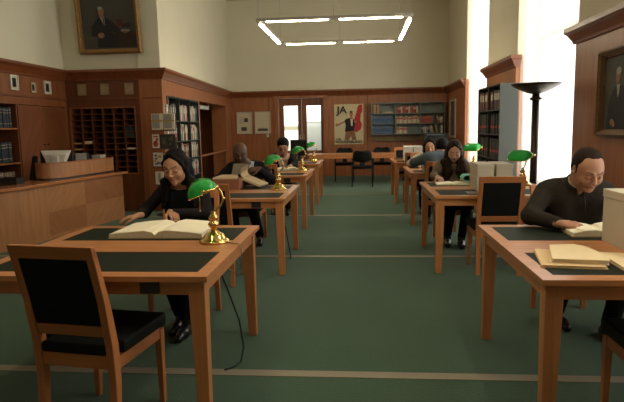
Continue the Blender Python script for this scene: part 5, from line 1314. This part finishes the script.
P4 = person('person', 'man with short dark hair in a dark zip sweater reading at the folder-strewn table', (1.44, 3.95, 0), H4, (1.432, 3.835, 1.005), ((1.245, 3.90, .955), (1.625, 3.88, .955)), (1.45, 4.02, .56),
       ((1.215, 3.505, .800), (1.60, 3.52, .80)), ((((.88, -.22, -.05), (.05, -.30, .95), -1), dict(curl=(.30, .35, .3), sc=1.05)), (((-.6, -.5, -.1), (0, 0, 1), -1), dict(curl=(.4, .4, .4)))),
       ((1.30, 3.60, .50), (1.66, 3.56, .50)), ((1.38, 3.98, .10), (1.62, 3.70, .10)),
       [('hair', short_hair(H4, .003, .046, wide=1.04, peak=1), HAIRD, 0), ('collar', collar4, COLLAR, 0), ('sweater', sweater, SWEAT, 0), ('trousers', trousers(.016), TROU, 0), ('shoe', shoes(0), SHOE, 0), ('shoe', shoes(1), SHOE, 0)],
       h=.0045, elb=((1.105, 3.735, .815), (1.745, 3.70, .815)), skin=SK_M, male=True, wide=1.04, beard=.28, dim=(.17, .20), lips=(.29, .115, .085))
n4 = Vector((1.44, 3.95, 0))
MB().tube([Vector(p)-n4 for p in ((1.432, 3.722, .955), (1.435, 3.700, .90), (1.44, 3.715, .83))], .004, 6).build('zip', BLACKM, P4)

# --- long-haired woman with the green booklet
H5 = Head((1.130, 6.93, 1.100), (-.10, -.86, -.45), (-.02, -.45, .88), 1.06)
def top5(g, r): r['torso'](g, .010); r['arms'](g, .010); cut_sleeves(g, r, .02); cut_neck(g, r, .06)
def vest5(g, r):
    r['torso'](g, .018); n = unit(r['neck']-r['chest']); c = r['chest']+n*.005; g.cut(c, n, c-.25, c+.25)
def hair5(g, r):
    H = H5; c = r['chest']; long_cap(g, H, .004, .062, .084)
    for s_ in (-1, 1):
        a = H.p(s_*.074, .0, -.08)
        for dx, dy, x1, dz in ((.0, -.08, .105, -.19), (.035, -.04, .125, -.20), (-.025, -.085, .075, -.15)):
            m_ = c+v3(-s_*(.095+dx*.7), dy-.03, .05); g.cap(a, m_, .032, .036, .02); m2 = c+v3(-s_*(x1-.025), dy-.05, dz*.4); g.cap(m_, m2, .036, .034, .02); g.cap(m2, c+v3(-s_*x1, dy-.06, dz), .034, .018, .02)
        g.cap(H.p(s_*.05, -.06, -.05), c+v3(-s_*.10, .05, -.05), .05, .06, .03)
    g.cap(H.p(0, -.08, -.05), c+v3(0, .09, -.12), .06, .07, .03)
person('person', 'woman with long wavy brown hair reading beside a mint green booklet', (1.13, 7.08, 0), H5, (1.13, 7.02, .965), ((.975, 7.05, .915), (1.285, 7.05, .915)), (1.12, 7.06, .55),
       ((.90, 6.66, .805), (1.22, 6.62, .81)), ((((.25, -.9, -.15), (-.1, -.1, 1), 1), dict(curl=(.5, .55, .4), sc=.92)), (((-.5, -.75, -.1), (0, 0, 1), -1), dict(curl=(.3, .4, .4), sc=.92))),
       ((1.06, 6.66, .49), (1.25, 6.66, .49)), ((1.02, 6.66, .10), (1.17, 6.58, .10)),
       [('hair', hair5, HAIRD, 0), ('top', top5, TOPB, 0), ('trousers', trousers(.01), TROU, 0), ('boot', shoes(0, .01), SHOE, 0), ('boot', shoes(1, .01), SHOE, 0)],
       h=.006, elb=((.885, 6.88, .80), (1.36, 6.84, .80)), skin=SK_P, browc=(.03, .018, .012), wide=1.0, dim=(.135, .15))

# --- two readers with heads together at the table behind
H6 = Head((1.110, 9.22, 1.075), (-.05, -.93, -.30), (-.15, -.30, .93), 1.10)
def top6(g, r): r['torso'](g, .014); r['arms'](g, .018); cut_sleeves(g, r, .01); cut_neck(g, r, .05)
def hair6(g, r): long_cap(g, H6, .008, .062, .078, -.15)
person('person', 'dark-haired reader in cream facing us beyond the blue-grey jacket', (1.08, 9.45, 0), H6, (1.13, 9.32, .945), ((.95, 9.34, .890), (1.28, 9.36, .89)), (1.06, 9.46, .55),
       ((.86, 8.98, .80), (1.22, 8.95, .80)), ((((.5, -.8, -.1), (0, 0, 1), 1), dict(curl=(.3, .4, .4), sc=.92)), (((-.4, -.85, -.1), (0, 0, 1), -1), dict(curl=(.3, .4, .4), sc=.92))),
       ((.98, 9.08, .49), (1.18, 9.08, .49)), ((.98, 9.05, .10), (1.18, 9.05, .10)),
       [('hair', hair6, HAIRB, 0), ('top', top6, CREAM, 0), ('trousers', trousers(.01), TROU, 0), ('shoe', shoes(0), SHOE, 0), ('shoe', shoes(1), SHOE, 0)],
       h=.007, elb=((.80, 9.17, .80), (1.37, 9.17, .80)), skin=SK_A, wide=1.02, dim=(.14, .15))
H7 = Head((1.122, 7.89, 1.092), (.15, .80, -.58), (.05, .58, .80), 1.06)
def jacket7(g, r): r['torso'](g, .024); r['arms'](g, .022); cut_sleeves(g, r, .0); n = unit(r['neck']-r['chest']); g.cap(r['neck']-n*.04, r['neck']+n*.02, .07, .066, .02); c = r['neck']+n*.03; g.cut(c, n, c-.12, c+.12)
person('person', 'reader in a blue-grey jacket seen from behind, leaning on the table', (1.05, 7.72, 0), H7, (1.065, 7.80, 1.005), ((1.235, 7.76, .965), (.885, 7.76, .965)), (1.05, 7.66, .56),
       ((1.22, 8.16, .80), (.95, 8.05, .93)), ((((-.3, .9, -.1), (0, 0, 1), 1), dict(curl=(.3, .4, .4))), (((.9, .3, .0), (0, -.2, 1), -1), dict(curl=(.3, .4, .4)))),
       ((1.15, 8.08, .50), (.95, 8.08, .50)), ((1.15, 8.10, .10), (.95, 8.10, .10)),
       [('hair', short_hair(H7, .014, .02, sides=True), HAIRB, 0), ('jacket', jacket7, DENIM, 0), ('trousers', trousers(.016), TROU, 0), ('shoe', shoes(0), SHOE, 0), ('shoe', shoes(1), SHOE, 0)],
       h=.007, elb=((1.33, 7.93, .80), (.745, 7.93, .90)), skin=SK_A, male=True, dim=(.16, .18))
# ------------------------------------------------------------------ light and camera
wd = bpy.data.worlds.new('world'); S.world = wd; wd.use_nodes = True
bg = wd.node_tree.nodes['Background']; bg.inputs[0].default_value = (1.0, .93, .82, 1); bg.inputs[1].default_value = .28
def area(name, loc, rot, sx, sy, power, col):
    l = bpy.data.lights.new(name, 'AREA'); l.shape = 'RECTANGLE'; l.size = sx; l.size_y = sy; l.energy = power; l.color = col
    o = bpy.data.objects.new(name, l); COL.objects.link(o); o.location = loc; o.rotation_euler = rot; return o
# daylight entering at the window openings, the added unseen one included
for k, (a, c) in enumerate(W):
    area('daylight', (XR+.30, (a+c)/2, 2.5), (0, PI/2, 0), 3.9, c-a-.2, (20, 64, 60)[k], (1.0, .95, .85))
cam = bpy.data.cameras.new('camera'); co = bpy.data.objects.new('camera', cam); COL.objects.link(co); S.camera = co
cam.sensor_width = 36; cam.lens = 560/624*36; cam.clip_start = .05
yaw, pitch, roll = -.0880943183, .131579102, -.0194009418
f = Vector((math.sin(yaw)*math.cos(pitch), math.cos(yaw)*math.cos(pitch), -math.sin(pitch)))
r0 = Vector((math.cos(yaw), -math.sin(yaw), 0)); u0 = r0.cross(f)
r = math.cos(roll)*r0 + math.sin(roll)*u0; u = -math.sin(roll)*r0 + math.cos(roll)*u0
M = Matrix((( r.x, u.x, -f.x, 0), (r.y, u.y, -f.y, 0), (r.z, u.z, -f.z, 1.42), (0, 0, 0, 1)))
co.matrix_world = M
S.cycles.use_denoising = True
S.cycles.max_bounces = 8; S.cycles.transparent_max_bounces = 12
vs = S.view_settings; vs.view_transform = 'Standard'; vs.look = 'None'; vs.gamma = 1; vs.use_curve_mapping = False
vs.exposure = .48
